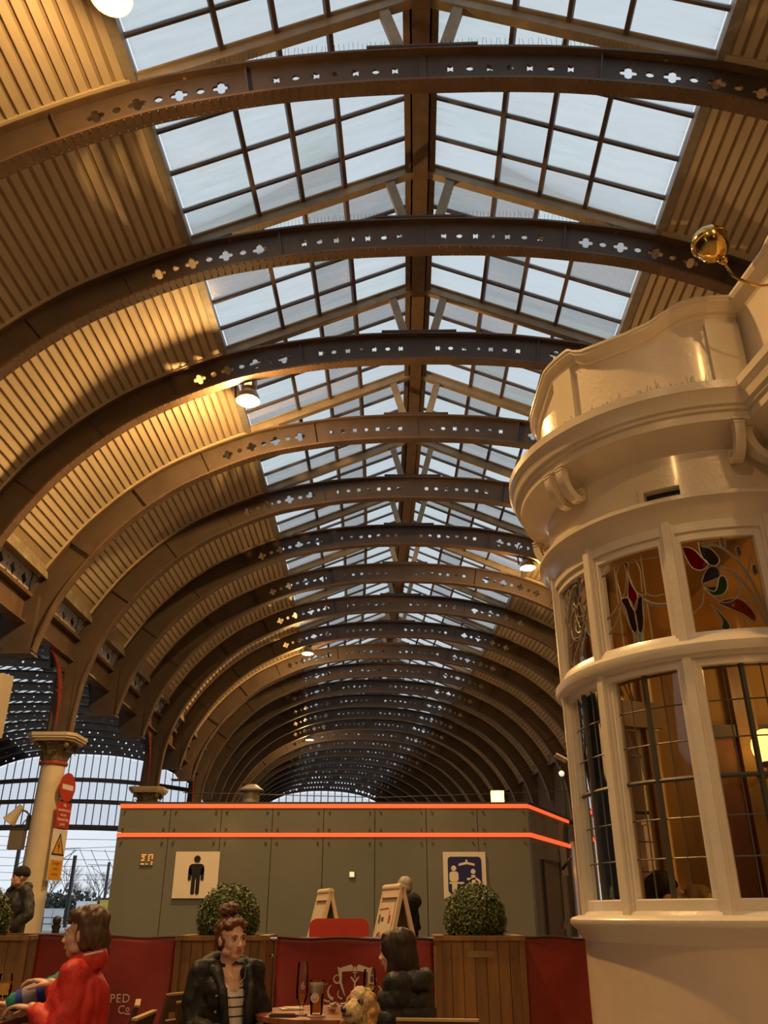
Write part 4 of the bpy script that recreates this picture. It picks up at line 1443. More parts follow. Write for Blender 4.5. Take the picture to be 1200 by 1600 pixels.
HL = ['dull dark shrub behind the grey cabinet', 'broad dull dark shrub between the cabinet and the site board', 'dull dark shrub behind the white site board', 'long low dark shrub near the toilet block edge', "dull dark shrub beyond the standing man's shoulder", 'dull dark shrub beyond the leftmost box ball', 'small low dark shrub touching the toilet block edge', 'tall dull dark shrub behind the signed column']
for i, (px, Y, w, h) in enumerate([(75, 158, 7, 4.2), (100, 145, 8, 4.4), (125, 163.5, 8, 4.0), (160, 172, 9, 3.6), (28, 169, 9, 3.8), (5, 178, 8, 4.4), (178, 139.5, 7, 3.2), (55, 195, 9, 5.0)]):
    hedge((px - 600) / 1444 * Y, Y, w, h, 50 + i, HL[i])
def hut(name, label, cat, px, Y, w, d, h, col, z=0):
    t = thing(name, label, cat, ((px - 600) / 1444 * Y, Y, z))
    m = mat(name + '_paint', col, .5)
    mb = MB(); mb.box((0, 0, h / 2), (w, d, h)); mb.build('body', m, t)
    mb = MB(); mb.box((0, 0, h + .04), (w * 1.06, d * 1.06, .08)); mb.build('lid', m, t)
    mb = MB(); mb.box((w * .02, -d / 2 - .01, h / 2), (.05, .03, h * .9)); mb.build('door_seam', mat('seam_grey', (.2, .2, .2), .6), t)
hut('equipment_cabinet', 'pale grey lineside equipment cabinet in the yard beyond the column', 'cabinet', 84, 105, 1.9, 1.0, 1.75, (.62, .66, .70))
hut('white_hoarding', 'large white site board standing in the yard beyond the seated people', 'board', 133, 112, 2.4, .25, 2.6, (.80, .82, .85))
hut('yellow_plant', 'small yellow machine parked in the yard close to the toilet block edge', 'vehicle', 170, 110, 2.0, 1.6, 2.7, (.60, .45, .06))
M_MAST = mat('dark_lineside_steel', (.06, .05, .05), .6)
def mast(px, Y, h, label, arm=1):
    x = (px - 600) / 1444 * Y
    t = thing('catenary_mast', label, 'mast', (x, Y, 0))
    mb = MB()
    mb.b2(-.16, -.10, -.14, .14, 0, h); mb.b2(.10, .16, -.14, .14, 0, h); mb.b2(-.16, .16, -.03, .03, 0, h); mb.build('post', M_MAST, t)
    mb = MB(); mb.bar((0, 0, h - .4), (arm * 3.0, 0, h - .3), .07, .07); mb.bar((0, 0, h - 2.2), (arm * 2.6, 0, h - .5), .06, .06); mb.bar((arm * 2.4, 0, h - .4), (arm * 1.6, 0, h - 2.0), .05, .05)
    mb.build('bracket_arm', M_MAST, t)
    mb = MB()
    for q in (0, .15, .3): mb.lathe([(0, q), (.13, q), (.13, q + .06), (0, q + .06)], (arm * .7, 0, h - 1.75), 8)
    mb.build('insulator', mat('brown_insulator', (.12, .06, .04), .3), t)
mast(12, 92, 7.9, 'tall slim dark mast left of the signed column, outside the station')
mast(62, 88, 7.4, 'dark mast rising just behind the warning sign on the column', 1)
mast(104, 96, 6.9, 'dark mast with a diagonal arm between the column and the toilet block', -1)
mast(160, 130, 8.0, 'distant thin mast close to the toilet block edge', -1)
for i, (ya, yb, Y) in enumerate([(1305, 1308, 84), (1318, 1330, 95), (1338, 1341, 95), (1352, 1349, 100), (1361, 1366, 105), (1375, 1371, 110), (1329, 1315, 90)]):
    def zz(py): return 1.25 + Y * ((565.8 + (800 - py) * .9003) / (1170.4 - (800 - py) * .4352))
    t = tag(MB().tube([(-.46 * Y, Y, zz(ya)), (-.36 * Y, Y + 2, (zz(ya) + zz(yb)) / 2 - .12), (-.25 * Y, Y + 4, zz(yb))], .025, 5).build('overhead_wire', M_MAST), 'thin dark overhead line wire crossing the pale sky outside', 'wire', 'overhead wires outside the station')
for i, px in enumerate([38, 58, 128, 150, 110]):
    Y = 98
    x = (px - 600) / 1444 * Y
    tag(MB().tube([(x, Y, 7.6), (x + 1.6, Y + 3, 3.6)], .03, 5).build('dropper_wire', M_MAST), 'slanting dropper wire hanging from the overhead line outside', 'wire', 'dropper wires outside the station')
def railing():
    t = thing('yard_railing', 'low dark metal railing across the yard beyond the bollard', 'railing', (-27, 74, 0))
    for z in (.55, 1.0): MB().bar((-4, 0, z), (6, 0, z), .06, .06).build('rail', M_MAST, t)
    for x in np.arange(-4, 6.1, 1.25): MB().b2(x - .04, x + .04, -.04, .04, 0, 1.05).build('post', M_MAST, t)
railing()
# bollard
t = thing('bollard', 'slim black ball-topped bollard on the platform behind the seated people', 'bollard', (-4.62, 13.1, 0))
mb = MB(); mb.lathe([(0, 0), (.075, 0), (.075, .1), (.055, .14), (.05, 1.06), (.062, 1.08), (.062, 1.11), (.04, 1.12)], n=14); mb.build('post', M_BLACK, t, True)
MB().ball((0, 0, 1.17), .062, 12, 8).build('ball', M_BLACK, t, True)
# ---- signs and kit on the column
cp = rib_M(5) @ Vector((-DXG, 0, 0))
na = R(-12); nv = Vector((math.cos(na), math.sin(na), 0)); tv = Vector((-math.sin(na), math.cos(na), 0))   # normal and its left-right
Msg = Matrix((tuple(tv) + (0,), (0, 0, 1, 0), tuple(nv) + (0,), (0, 0, 0, 1))).transposed()
def splate(name, label, z, poly_shapes, w, h, m_plate, outline=None, off=.41):
    base = cp + nv * off + tv * .06
    t = thing(name, label, 'sign', (base.x, base.y, z))
    me = sheet(outline or [(-w / 2, -h / 2), (w / 2, -h / 2), (w / 2, h / 2), (-w / 2, h / 2)], [], .02, 'plate'); me.materials.append(m_plate)
    link('plate', me, t, Msg)
    for (nm, me2, m, dx, dz) in poly_shapes:
        me2.materials.append(m)
        link(nm, me2, t, Msg @ Matrix.Translation((dx, dz, .013)))
    mb = MB(); mb.bar((0, 0, 0), tuple(-nv * .09), .05, h * .8); mb.build('fixing', M_MAST, t)
    return t
M_SRD = mat('traffic_sign_red', (.48, .05, .035), .35); M_SYL = mat('warning_sign_yellow', (.75, .36, .03), .4)
splate('no_entry_sign', 'round red no-entry sign with a white bar on the column', 3.83, [('white_bar', sheet([(-.22, -.055), (.22, -.055), (.22, .055), (-.22, .055)], [], .004), M_PLATE, 0, 0)], .6, .6, M_SRD, circ(0, 0, .31, 28))
tx = [('lettering', text_mesh(s, .095, .004), M_PLATE, 0, .20 - i * .098) for i, s in enumerate(['No', 'unauthorised', 'access', 'beyond this', 'point'])]
splate('red_notice', 'red access notice with white lettering below the no-entry disc', 3.24, tx, .56, .54, M_SRD)
tri = [(-.24, -.2), (.24, -.2), (0, .26)]; tri2 = [(-.19, -.17), (.19, -.17), (0, .19)]
bolt_ = [(.02, .12), (-.05, .0), (.0, .01), (-.02, -.13), (.05, .03), (.0, .02), (.04, .12)]
splate('electric_warning', 'tall white and yellow electric shock warning sign under the red notice', 2.42,
       [('triangle', sheet(tri, [tri2], .004), M_INK, 0, .19), ('yellow_triangle', sheet(tri2, [], .003), M_SYL, 0, .19), ('lightning', sheet(bolt_, [], .006), M_INK, 0, .16), ('yellow_panel', sheet([(-.24, -.2), (.24, -.2), (.24, .18), (-.24, .18)], [], .004), M_SYL, 0, -.29)]
       + [('lettering', text_mesh(s, .105, .006), M_INK, 0, -.17 - i * .11) for i, s in enumerate(['Danger', 'Live', 'wires'])], .54, 1.04, M_PLATE)
# loudspeaker and box on the other side of the column
t = thing('loudspeaker', 'small cream horn loudspeaker tilted down from the side of the column', 'speaker', (cp.x - .62, cp.y - .05, 3.30))
Ml = Matrix.Rotation(R(-145), 4, 'Y')
MB().lathe([(0, -.16), (.07, -.16), (.085, -.05), (.10, .05), (.16, .24), (.15, .25), (.09, .06), (0, .05)], n=18).build('horn', mat('cream_speaker', (.66, .58, .44), .5), t, True, Ml)
mb = MB(); mb.tube([(.02, 0, .05), (.2, 0, .02), (.34, 0, -.1)], .022, 6); mb.box((.28, .02, -.22), (.06, .1, .3)); mb.build('bracket', M_MAST, t)
t = thing('junction_box', 'grey-brown metal box strapped to the column below the loudspeaker', 'box', (cp.x - .48, cp.y - .12, 2.72))
mb = MB(); mb.box((0, 0, 0), (.30, .2, .40)); mb.build('case', mat('grey_brown_case', (.20, .175, .13), .5), t)
mb = MB(); mb.box((0, 0, .215), (.33, .23, .03)); mb.build('lid', M_MAST, t)
mb = MB(); mb.tube(catmull([(.05, 0, .23), (.08, 0, .36), (.16, 0, .44)], 4), .012, 6); mb.build('cable', M_BLACK, t)
# cream hanging sign at the frame edge
t = thing('post_sign', 'plain cream sign box on a post beside the platform edge', 'sign', (-4.44, 9.0, 2.95))
mb = MB(); mb.box((0, 0, .3), (.82, .16, .66), (0, 0, R(-20))); mb.build('case', mat('cream_sign_case', (.82, .70, .48), .4), t)
MB().tube([(-.3, .1, -2.95), (-.3, .1, .9)], .035, 8).build('post', M_MAST, t)
# lamp post with camera dome seen above the block's side
t = thing('camera_post', 'thin dark post with a white dome camera and small floodlight near the bay', 'camera', (5.35, 26.0, 0))
MB().tube([(0, 0, 0), (0, 0, 5.3)], [.06, .04], 8).build('post', M_BLACK, t)
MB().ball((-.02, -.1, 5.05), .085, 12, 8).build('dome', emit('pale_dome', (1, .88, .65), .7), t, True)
mb = MB(); mb.box((.0, -.12, 5.5), (.38, .22, .05), (R(-20), R(28), 0)); mb.build('floodlight_head', mat('grey_flood_head', (.35, .3, .22), .5), t)
tag(MB().tube([(-7.6, 33, 5.4), (0, 33, 5.22), (8.2, 33, 5.5)], .018, 5).build('cross_cable', M_MAST), 'thin cable strung across the vault above the toilet block', 'cable')
# ================================================================== TERRACE: PLANTERS, BARRIERS, BOARDS, TABLES
BY = 7.2
M_TEAK = mat('oiled_teak', (.24, .115, .035), .5, var=.3, scale=3, stretch=(5, 5, .7))
M_TEAK2 = mat('oiled_teak_dark', (.19, .09, .028), .5, var=.3, scale=3, stretch=(5, 5, .7))
M_LEAF = mat('box_leaf', (.10, .13, .03), .45, var=.45, scale=14)
def planter(x0, x1, label, rz=0.0, y=BY, h=1.10):
    w = x1 - x0
    t = thing('planter', label, 'planter', ((x0 + x1) / 2, y + w / 2, 0), rz, 'teak box planters between the barriers')
    n = 7
    for side in range(4):
        M = Matrix.Rotation(side * math.pi / 2, 4, 'Z')
        for i in range(n):
            a = -w / 2 + .03 + (w - .06) * i / n; b = -w / 2 + .03 + (w - .06) * (i + 1) / n
            MB().b2(a + .002, b - .002, -w / 2 + .012 + (i % 2) * .002, -w / 2 + .034, .03, h - .03).build('plank', M_TEAK if (i * 7 + side) % 3 else M_TEAK2, t, False, M)
    rim = MB()
    for side in range(4):
        M = Matrix.Rotation(side * math.pi / 2, 3, 'Z')
        tb = MB(); tb.b2(-w / 2 - .005, w / 2 + .005, -w / 2 - .008, -w / 2 + .075, h - .032, h)
        rim.add([M @ Vector(v) for v in tb.v], tb.f)
    rim.build('rim', M_TEAK, t)
    for sx in (-1, 1):
        for sy in (-1, 1): MB().b2(sx * w / 2 - .022 - sx * .02, sx * w / 2 + .022 - sx * .02, sy * w / 2 - .022 - sy * .02, sy * w / 2 + .022 - sy * .02, 0, h - .03).build('corner_post', M_TEAK2, t)
    me = to_xz(sheet(rrect(-.10, .10, -.022, .022, .02), [], .006, 'handle_plate')); me.materials.append(mat('dull_brass_plate', (.30, .20, .07), .5, metal=.3))
    o = link('handle_plate', me, t); o.location = (0, -w / 2 + .010, h - .125)
    MB().b2(-w / 2 + .06, w / 2 - .06, -w / 2 + .06, w / 2 - .06, h - .10, h - .06).build('soil', mat('dark_soil', (.03, .022, .015), .9), t)
    return t
def topiary(x, y, z, r, label, seed, squash=1.08):
    r_ = random.Random(seed)
    t = thing('topiary', label, 'shrub', (x, y, z), 0, 'clipped box balls in the planters')
    MB().ball((0, 0, r * .72), (r * .9, r * .9, r * .9 * squash), 20, 14).build('core', mat('box_core', (.03, .038, .012), .9), t, True)
    mb = MB()
    for i in range(5200):
        u, a = r_.uniform(-1, 1), r_.uniform(0, 2 * math.pi)
        s = math.sqrt(1 - u * u)
        d = Vector((s * math.cos(a), s * math.sin(a), u))
        rr = r * (1 + r_.gauss(0, .03) + .03 * math.sin(7 * a + 5 * u) * math.sin(9 * u)) * r_.uniform(.92, 1.02)
        p = Vector((d.x * rr, d.y * rr, d.z * rr * squash + r * .72))
        if p.z < -.02: continue
        nn = (d + Vector((r_.uniform(-.9, .9), r_.uniform(-.9, .9), r_.uniform(-.5, .9)))).normalized()
        e = nn.orthogonal().normalized(); f = nn.cross(e)
        ph = r_.uniform(0, 6.28); e2 = e * math.cos(ph) + f * math.sin(ph); f2 = nn.cross(e2)
        l, w = r_.uniform(.010, .017), r_.uniform(.006, .009)
        mb.add([p - e2 * l, p + f2 * w + nn * .002, p + e2 * l, p - f2 * w + nn * .002], [(0, 1, 2, 3)])
    tag(mb.build('foliage', M_LEAF, t), kind='stuff')
    MB().tube([(0, 0, -.05), (0, 0, r * .5)], .02, 6).build('stem', M_TWIG, t)
planter(.40, 1.08, 'teak plank planter beside the puffer-jacketed woman, box ball on top')
topiary(.74, BY + .34, 1.04, .243, 'clipped round box ball in the planter below the wheelchair sign', 1)
planter(-1.60, -.91, 'teak plank planter directly behind the woman with the bun')
topiary(-1.265, BY + .34, 1.04, .243, 'clipped round box ball rising behind the woman with the bun', 2)
planter(-3.68, -2.77, 'teak plank planter in front of the standing man in the black hat', R(3))
topiary(-3.34, BY + .42, 1.04, .243, 'clipped round box ball in front of the standing man', 3)

M_CLOTH = mat('oxblood_canvas', (.22, .016, .010), .55, var=.25, scale=2.5)
def cloth_y(x, z, ph, amp=.052):
    return amp * math.sin(5.2 * x + 2.1 * z + ph) * (1.12 - z) * 1.5 + amp * .5 * math.sin(11 * x - 5 * z + ph * 2) * max(0, 1.0 - z)
def banner(x0, x1, z0a, z0b, label, ph, zb=.14):
    t = thing('barrier_banner', label, 'banner', ((x0 + x1) / 2, BY + .12, 0), 0, 'dark red canvas barriers of the terrace')
    xc = (x0 + x1) / 2; mb = MB(); nx, nz = 36, 26
    for j in range(nz + 1):
        for i in range(nx + 1):
            f = i / nx; x = x0 + (x1 - x0) * f; top = z0a + (z0b - z0a) * f + .006 * math.sin(14 * f + ph)
            z = zb + (top - zb) * j / nz
            mb.v.append((x - xc, cloth_y(x, z, ph), z))
    for j in range(nz):
        for i in range(nx):
            a = j * (nx + 1) + i; mb.f.append((a, a + 1, a + nx + 2, a + nx + 1)); mb.mi.append(0)
    c = mb.build('canvas', M_CLOTH, t, True)
    md = c.modifiers.new('thickness', 'SOLIDIFY'); md.thickness = .004
    hem = MB(); hem.tube([(x0 - xc + (x1 - x0) * i / 20, cloth_y(x0 + (x1 - x0) * i / 20, z0a, ph), z0a + (z0b - z0a) * i / 20 + .006 * math.sin(14 * i / 20 + ph)) for i in range(21)], .009, 6)
    hem.build('hem', mat('dark_hem', (.06, .012, .01), .6), t, True)
    return t, xc
def stand(x, label):
    t = thing('barrier_post', label, 'post', (x, BY + .20, 0), 0, 'chrome posts of the terrace barrier')
    MB().lathe([(0, 0), (.045, 0), (.045, .012), (.022, .02), (.018, .04), (.018, 1.03), (.022, 1.04), (.022, 1.06), (0, 1.065)], n=18).build('pole', M_CHROME, t, True)
def rails(x0, x1, label):
    t = thing('barrier_rail', label, 'rail', ((x0 + x1) / 2, BY + .20, 0), 0, 'chrome rails of the terrace barrier')
    L = (x1 - x0) / 2
    for z in (1.075, .955): MB().tube([(-L, 0, z), (L, 0, z)], .011, 8).build('tube', M_CHROME, t, True)
bn1, xc1 = banner(-2.71, -1.625, 1.10, 1.085, 'dark red canvas banner lettered in cream behind the woman in red', .4)
bn2, xc2 = banner(-.835, .385, 1.085, 1.075, 'dark red canvas banner with a cream crest behind the drinks table', 2.0)
bn3, xc3 = banner(1.085, 2.0, 1.095, 1.065, 'plain dark red canvas banner between the planter and the bay', 4.2)
for x, l in ((-2.70, 'chrome barrier post beside the planter in front of the standing man'), (-1.65, 'chrome barrier post at the planter behind the woman with the bun'), (-.855, 'chrome barrier post in the gap beside the crested banner'), (.365, 'chrome barrier post between the crested banner and the planter'), (1.13, 'chrome barrier post at the plain banner beside the planter')): stand(x, l)
rails(-.905, .395, 'pair of chrome rails carrying the crested banner'); rails(-2.75, -1.60, 'pair of chrome rails carrying the lettered banner'); rails(1.09, 2.05, 'pair of chrome rails carrying the plain banner')
M_PRINT = mat('cream_screen_print', (.62, .53, .42), .6)
def on_cloth(me, parent, xc, dx, z, ph, nm):
    """lay a flat print on the waving canvas"""
    me = to_xz(me); me.materials.append(M_PRINT)
    for v in me.vertices:
        x, zz = v.co.x + dx, v.co.z + z
        v.co = (x - xc, cloth_y(x, zz, ph) - .006 + v.co.y * .4, zz)
    me.update(); return link(nm, me, parent)
on_cloth(text_mesh('PED', .082, .003, 1.15), bn1, xc1, -2.005, .672, .4, 'lettering')
on_cloth(text_mesh('C', .080, .003), bn1, xc1, -1.985, .598, .4, 'lettering')
on_cloth(text_mesh('o', .062, .003), bn1, xc1, -1.935, .606, .4, 'lettering')
on_cloth(sheet([(-.02, -.004), (.02, -.004), (.02, .004), (-.02, .004)], [], .003), bn1, xc1, -1.935, .574, .4, 'lettering')
# crest: scrolled shield with a monogram
def arcband(cx, cz, r, a0, a1, w0, w1, n=10):
    o, i_ = [], []
    for k in range(n + 1):
        f = k / n; a = R(a0 + (a1 - a0) * f); w = w0 + (w1 - w0) * f
        o.append((cx + (r + w / 2) * math.cos(a), cz + (r + w / 2) * math.sin(a))); i_.append((cx + (r - w / 2) * math.cos(a), cz + (r - w / 2) * math.sin(a)))
    return o + i_[::-1]
CX, CZ = -.225, .80
for sg in (-1, 1):
    S = lambda P: [(sg * x, z) for x, z in P]
    for P in ([(-.135, .085), (-.115, .075), (-.03, .10), (-.012, .085), (-.02, .055), (-.10, .05), (-.10, -.02), (-.07, -.12), (-.085, -.10), (-.115, -.03), (-.125, .04)],
              arcband(-.135, .0, .028, 60, 400, .006, .016), arcband(-.155, -.085, .05, 120, 260, .006, .022), arcband(-.20, -.09, .06, 100, 280, .004, .012), arcband(-.10, -.10, .03, 130, 280, .004, .012)):
        on_cloth(sheet(S(P), [], .003), bn2, xc2, CX, CZ, 2.0, 'crest_scroll')
on_cloth(sheet([(-.02, .055), (.0, .09), (.02, .055)], [], .003), bn2, xc2, CX, CZ, 2.0, 'crest_scroll')
on_cloth(text_mesh('T', .06, .003), bn2, xc2, CX, CZ + .025, 2.0, 'monogram')
on_cloth(text_mesh('Y', .12, .003), bn2, xc2, CX, CZ - .03, 2.0, 'monogram')
# ---- A-boards, red panel
M_ABF = mat('cream_board_frame', (.70, .56, .38), .4); M_ABP = mat('pale_poster', (.66, .54, .40), .5, var=.05); M_ABD = mat('brown_grey_backing', (.26, .20, .15), .5)
def aboard(x, y, rz, h, label, kind):
    t = thing('sandwich_board', label, 'sign board', (x, y, 0), rz)
    # width runs along local Y, the A stands in local XZ
    w, sp_ = .62, .36
    ang = math.atan2(sp_, h)
    for sg in (-1, 1):
        M = Matrix.Translation((0, 0, h)) @ Matrix.Rotation(-sg * ang * -1, 4, 'Y')
        L = h / math.cos(ang)
        fr = MB()
        for yy in (-w / 2, w / 2): fr.b2(-.02, .02, yy - .022, yy + .022, -L, 0)
        fr.b2(-.02, .02, -w / 2, w / 2, -.1, -.03); fr.b2(-.02, .02, -w / 2, w / 2, -L + .1, -L + .16)
        M = Matrix.Translation((0, 0, h)) @ Matrix.Rotation(sg * ang, 4, 'Y')
        fr.build('frame', M_ABF, t, False, M)
        MB().b2(-.008, .008, -w / 2 + .02, w / 2 - .02, -L + .16, -.1).build('panel', M_ABD, t, False, M)
        if sg == 1:
            po = MB().b2(-.024, -.012, -w / 2 + .05, w / 2 - .05, -L + .22, -.15).build('poster', M_ABP, t, False, M)
            pr = MB()
            mred = mat('poster_red_print', (.42, .06, .04), .5)
            def ringp(cy, cz, r, rr): pr.tube([(-.026, cy + r * math.cos(a) , cz + r * math.sin(a)) for a in np.linspace(0, 2 * math.pi, 20, endpoint=False)], rr, 4, closed=True)
            if kind == 1:
                ringp(.10, -.52, .085, .008)
                pr.bar((-.027, .05, -.46), (-.027, .15, -.58), .012, .004); pr.bar((-.027, .08, -.46), (-.027, .08, -.57), .010, .004); pr.bar((-.027, .12, -.46), (-.027, .12, -.57), .010, .004)
                pr.tube([(-.026, .25, -.215), (-.026, -.08, -.205), (-.026, -.13, -.23), (-.026, -.14, -.29)], .005, 4)
                pr.box((-.026, -.16, -.31), (.004, .06, .07)); pr.box((-.026, .14, -.72), (.004, .10, .03))
            else:
                pr.box((-.026, .0, -.5), (.004, .3, .02)); pr.box((-.026, .02, -.7), (.004, .2, .02))
            pr.build('print', mred, po)
            if kind == 1:
                dk = MB(); dk.tube([(-.026, .19, -.27), (-.026, .19, -.35)], .013, 5); dk.box((-.026, .09, -.31), (.004, .09, .035)); dk.build('print', mat('poster_dark_print', (.12, .09, .07), .5), po)
    MB().tube([(0, -w / 2 - .01, h), (0, w / 2 + .01, h)], .035, 12).build('top_cap', M_ABF, t, True)
    mb = MB()
    for yy in (-w / 2 + .05, w / 2 - .05): mb.bar((-.18, yy, h * .5), (.18, yy, h * .5), .01, .02)
    mb.build('stay', M_CHROME, t)
aboard(.10, 9.55, R(16), 1.50, 'cream sandwich board with a red crossed ring, hiding a dark-coated person', 1)
aboard(-.70, 10.9, R(16), 1.49, 'smaller-looking cream sandwich board standing behind the red rounded panel', 0)
t = thing('red_hoarding', 'bright red panel with rounded corners standing behind the crested banner', 'hoarding', (-.41, 8.55, 0))
me = to_xz(sheet(rrect(-.275, .275, .35, 1.215, .07), [], .05, 'panel')); me.materials.append(mat('bright_red_plastic', (.55, .05, .035), .45, var=.1)); link('panel', me, t)
mb = MB()
for s in (-1, 1): mb.b2(s * .2 - .02, s * .2 + .02, -.02, .02, 0, .36); mb.b2(s * .2 - .03, s * .2 + .03, -.2, .2, 0, .03)
mb.build('feet', M_BLACK, t)
# yellow floor lines seen in the gap
fm = MB()
for y in (8.3, 8.65, 9.0, 9.4, 9.9): fm.box((-.8, y, .004), (1.8, .07, .006), (0, 0, R(12)))
o = fm.build('floor_markings', mat('worn_yellow_line', (.42, .33, .12), .6)); tag(o, 'worn yellow hatched lines painted on the platform floor', None, None, 'structure')
kb = MB(); kb.b2(-5.2, 2.6, 16.3, 16.5, 0, .12); struct('trim_1', kb.build('trim_1', mat('dark_kerb', (.08, .07, .06), .7)))

# ---- tables and chairs
def make_round_table(x, y, label, r=.42, h=.74, rz=0.0):
    t = thing('round_table', label, 'table', (x, y, 0), rz)
    n = 6
    for i in range(n):
        x0, x1 = -r + 2 * r * i / n + .004, -r + 2 * r * (i + 1) / n - .004
        P = []
        for k in range(9):
            xx = x0 + (x1 - x0) * k / 8; P.append((xx, math.sqrt(max(r * r - xx * xx, 0))))
        poly = P + [(a, -b) for a, b in reversed(P)]
        poly = [p for j, p in enumerate(poly) if j == 0 or (abs(p[0] - poly[j - 1][0]) + abs(p[1] - poly[j - 1][1])) > 1e-4]
        mb = MB(); mb.prism(poly, lambda a, b, q: (a, b, h - .025 + q), .025); mb.build('slat', M_TT, t)
    MB().lathe([(r - .05, h - .05), (r - .02, h - .05), (r - .02, h - .026), (r - .05, h - .026), (r - .05, h - .05)], n=32).build('rim', M_TEAK2, t, True)
    for a in (45, 135, 225, 315):
        c, s = math.cos(R(a)), math.sin(R(a))
        MB().bar((c * r * .75, s * r * .75, h - .03), (-c * r * .72, -s * r * .72, 0), .035, .035).build('leg', M_TEAK2, t)
    return t
M_TT = mat('red_brown_table_top', (.26, .085, .035), .3, var=.25, scale=4, stretch=(4, .6, 1), coat=.3)
make_round_table(-.33, 5.60, 'round slatted red-brown table with the beer glasses and phone on it', rz=R(-55))
M_CHR = mat('dark_stained_chair_wood', (.085, .038, .016), .45, var=.25, scale=4)
def make_chair():
    t = empty('folding_chair')
    h = .775
    for i in range(5): MB().b2(-.2, .2, -.2 + .08 * i + .004, -.2 + .08 * (i + 1) - .004, .435, .455).build('seat_slat', M_CHR, t)
    for s in (-1, 1):
        MB().bar((s * .19, -.22, 0), (s * .19, .17, .455), .03, .03).build('leg', M_CHR, t)
        MB().bar((s * .165, .22, 0), (s * .165, -.14, .44), .03, .03).build('leg', M_CHR, t)
        MB().bar((s * .19, .17, .44), (s * .19, .26, h), .03, .024).build('back_post', M_CHR, t)
    for z, hh in ((h - .05, .10), (h - .18, .07)):
        MB().box((0, .17 + (z - .44) * .25, z), (.40, .022, hh), (R(-14), 0, 0)).build('back_slat', M_CHR, t)
    MB().bar((-.205, .26, h + .004), (.205, .26, h + .004), .03, .012).build('top_rail', mat('pale_top_edge', (.50, .33, .15), .4), t)  # top edge in a paler colour than the other chair wood
    return t
ch = make_chair()
def chair(x, y, rz, label, first=[True]):
    c = ch if first[0] else copy_tree(ch); first[0] = False
    c.location = (x, y, 0); c.rotation_euler = (0, 0, rz)
    tag(c, label, 'chair', 'wooden terrace chairs'); return c
chair(.30, 5.06, R(172), 'wooden slatted chair under the woman in the quilted puffer jacket')
chair(-.92, 5.58, R(30), 'wooden slatted chair under the woman with the bun')
chair(-1.52, 6.55, R(238), 'empty wooden slatted chair against the lettered banner')
chair(-1.50, 5.02, R(-90), 'wooden slatted chair under the woman in the red jacket')
chair(-1.70, 5.60, R(-76), 'wooden slatted chair under the person in the teal top')
t = thing('square_table', 'dark polished wooden table edge under the wine glass of the teal-sleeved person', 'table', (-2.22, 4.86, 0))
mb = MB(); mb.b2(-.36, .36, -.34, .34, .745, .775); mb.build('top', mat('dark_polished_wood', (.13, .055, .022), .22, var=.25, scale=4, stretch=(.6, 4, 1), coat=.4), t)
MB().b2(-.30, .30, -.28, .28, .69, .745).build('apron', M_TEAK2, t)
for sx in (-1, 1):
    for sy in (-1, 1): MB().b2(sx * .28 - .025, sx * .28 + .025, sy * .26 - .025, sy * .26 + .025, 0, .70).build('leg', M_TEAK2, t)
# ---- glasses and small things on the tables
M_GL = glass('drinking_glass', (.985, .98, .965), refl=1.0, rough=.02)
def liquid(name, col): return glass(name, tuple(c ** .6 for c in col), refl=.5, rough=.03, milky=.5, milk=col)
TZ = .742
def pilsner(x, y):
    t = thing('tall_beer_glass', 'tall stemmed beer glass, nearly empty, with white print', 'glass', (x, y, TZ))
    MB().lathe([(0, 0), (.036, 0), (.036, .004), (.010, .012), (.008, .035), (.018, .055), (.032, .085), (.034, .12), (.031, .20), (.027, .262), (.0255, .262), (.0295, .20), (.0325, .12), (.030, .088), (.016, .06), (0, .055)], n=24).build('glass', M_GL, t, True)
    MB().lathe([(0, .058), (.016, .061), (.029, .088), (.0315, .105), (0, .105)], n=20).build('beer', liquid('golden_beer', (.85, .52, .10)), t, True)
    me = text_mesh('6', .05, .002); me.transform(Matrix.Rotation(R(90), 4, 'X')); me.materials.append(M_PRINT)
    o = link('print', me, t); o.location = (.006, -.0345, .145)
def pint(x, y):
    t = thing('beer_tumbler', 'stout printed beer tumbler two thirds full of amber beer', 'glass', (x, y, TZ + .006))
    MB().lathe([(0, 0), (.032, 0), (.034, .01), (.040, .10), (.043, .168), (.041, .168), (.038, .10), (.031, .014), (0, .012)], n=24).build('glass', M_GL, t, True)
    MB().lathe([(0, .013), (.031, .015), (.0375, .10), (.038, .108), (0, .108)], n=20).build('beer', liquid('amber_beer', (.72, .33, .04)), t, True)
    MB().lathe([(.0395, .105), (.0425, .16), (.0422, .16), (.0392, .105)], n=24, a0=200, a1=340).build('print', mat('white_glass_print', (.62, .55, .45), .5), t, True)
    me = to_xz(sheet(circ(0, 0, .024, 16), [arcband(0, .002, .013, 200, 340, .004, .004)], .002)); me.materials.append(M_PRINT); o = link('print', me, t); o.location = (-.008, -.0405, .085)
def wine(x, y, z, label, col, lv=.135, h=.20):
    t = thing('wine_glass', label, 'glass', (x, y, z))
    MB().lathe([(0, 0), (.034, 0), (.034, .003), (.006, .012), (.0045, .075), (.012, .085), (.032, .105), (.039, .135), (.036, .18), (.032, h), (.0305, h), (.0345, .18), (.0375, .135), (.031, .108), (.008, .09), (0, .088)], n=24).build('glass', M_GL, t, True)
    MB().lathe([(0, .09), (.010, .092), (.030, .109), (.0368, lv), (0, lv)], n=20).build('wine', liquid('white_wine', col), t, True)
pilsner(-.462, 5.40); pint(-.375, 5.36); wine(-.085, 5.62, TZ, 'stemmed wine glass of pale wine beside the dog and the puffer jacket', (.90, .70, .32), .13, .215)
wine(-1.93, 4.86, .776, 'stemmed wine glass of white wine held at the dark table edge', (.88, .72, .25), .165)
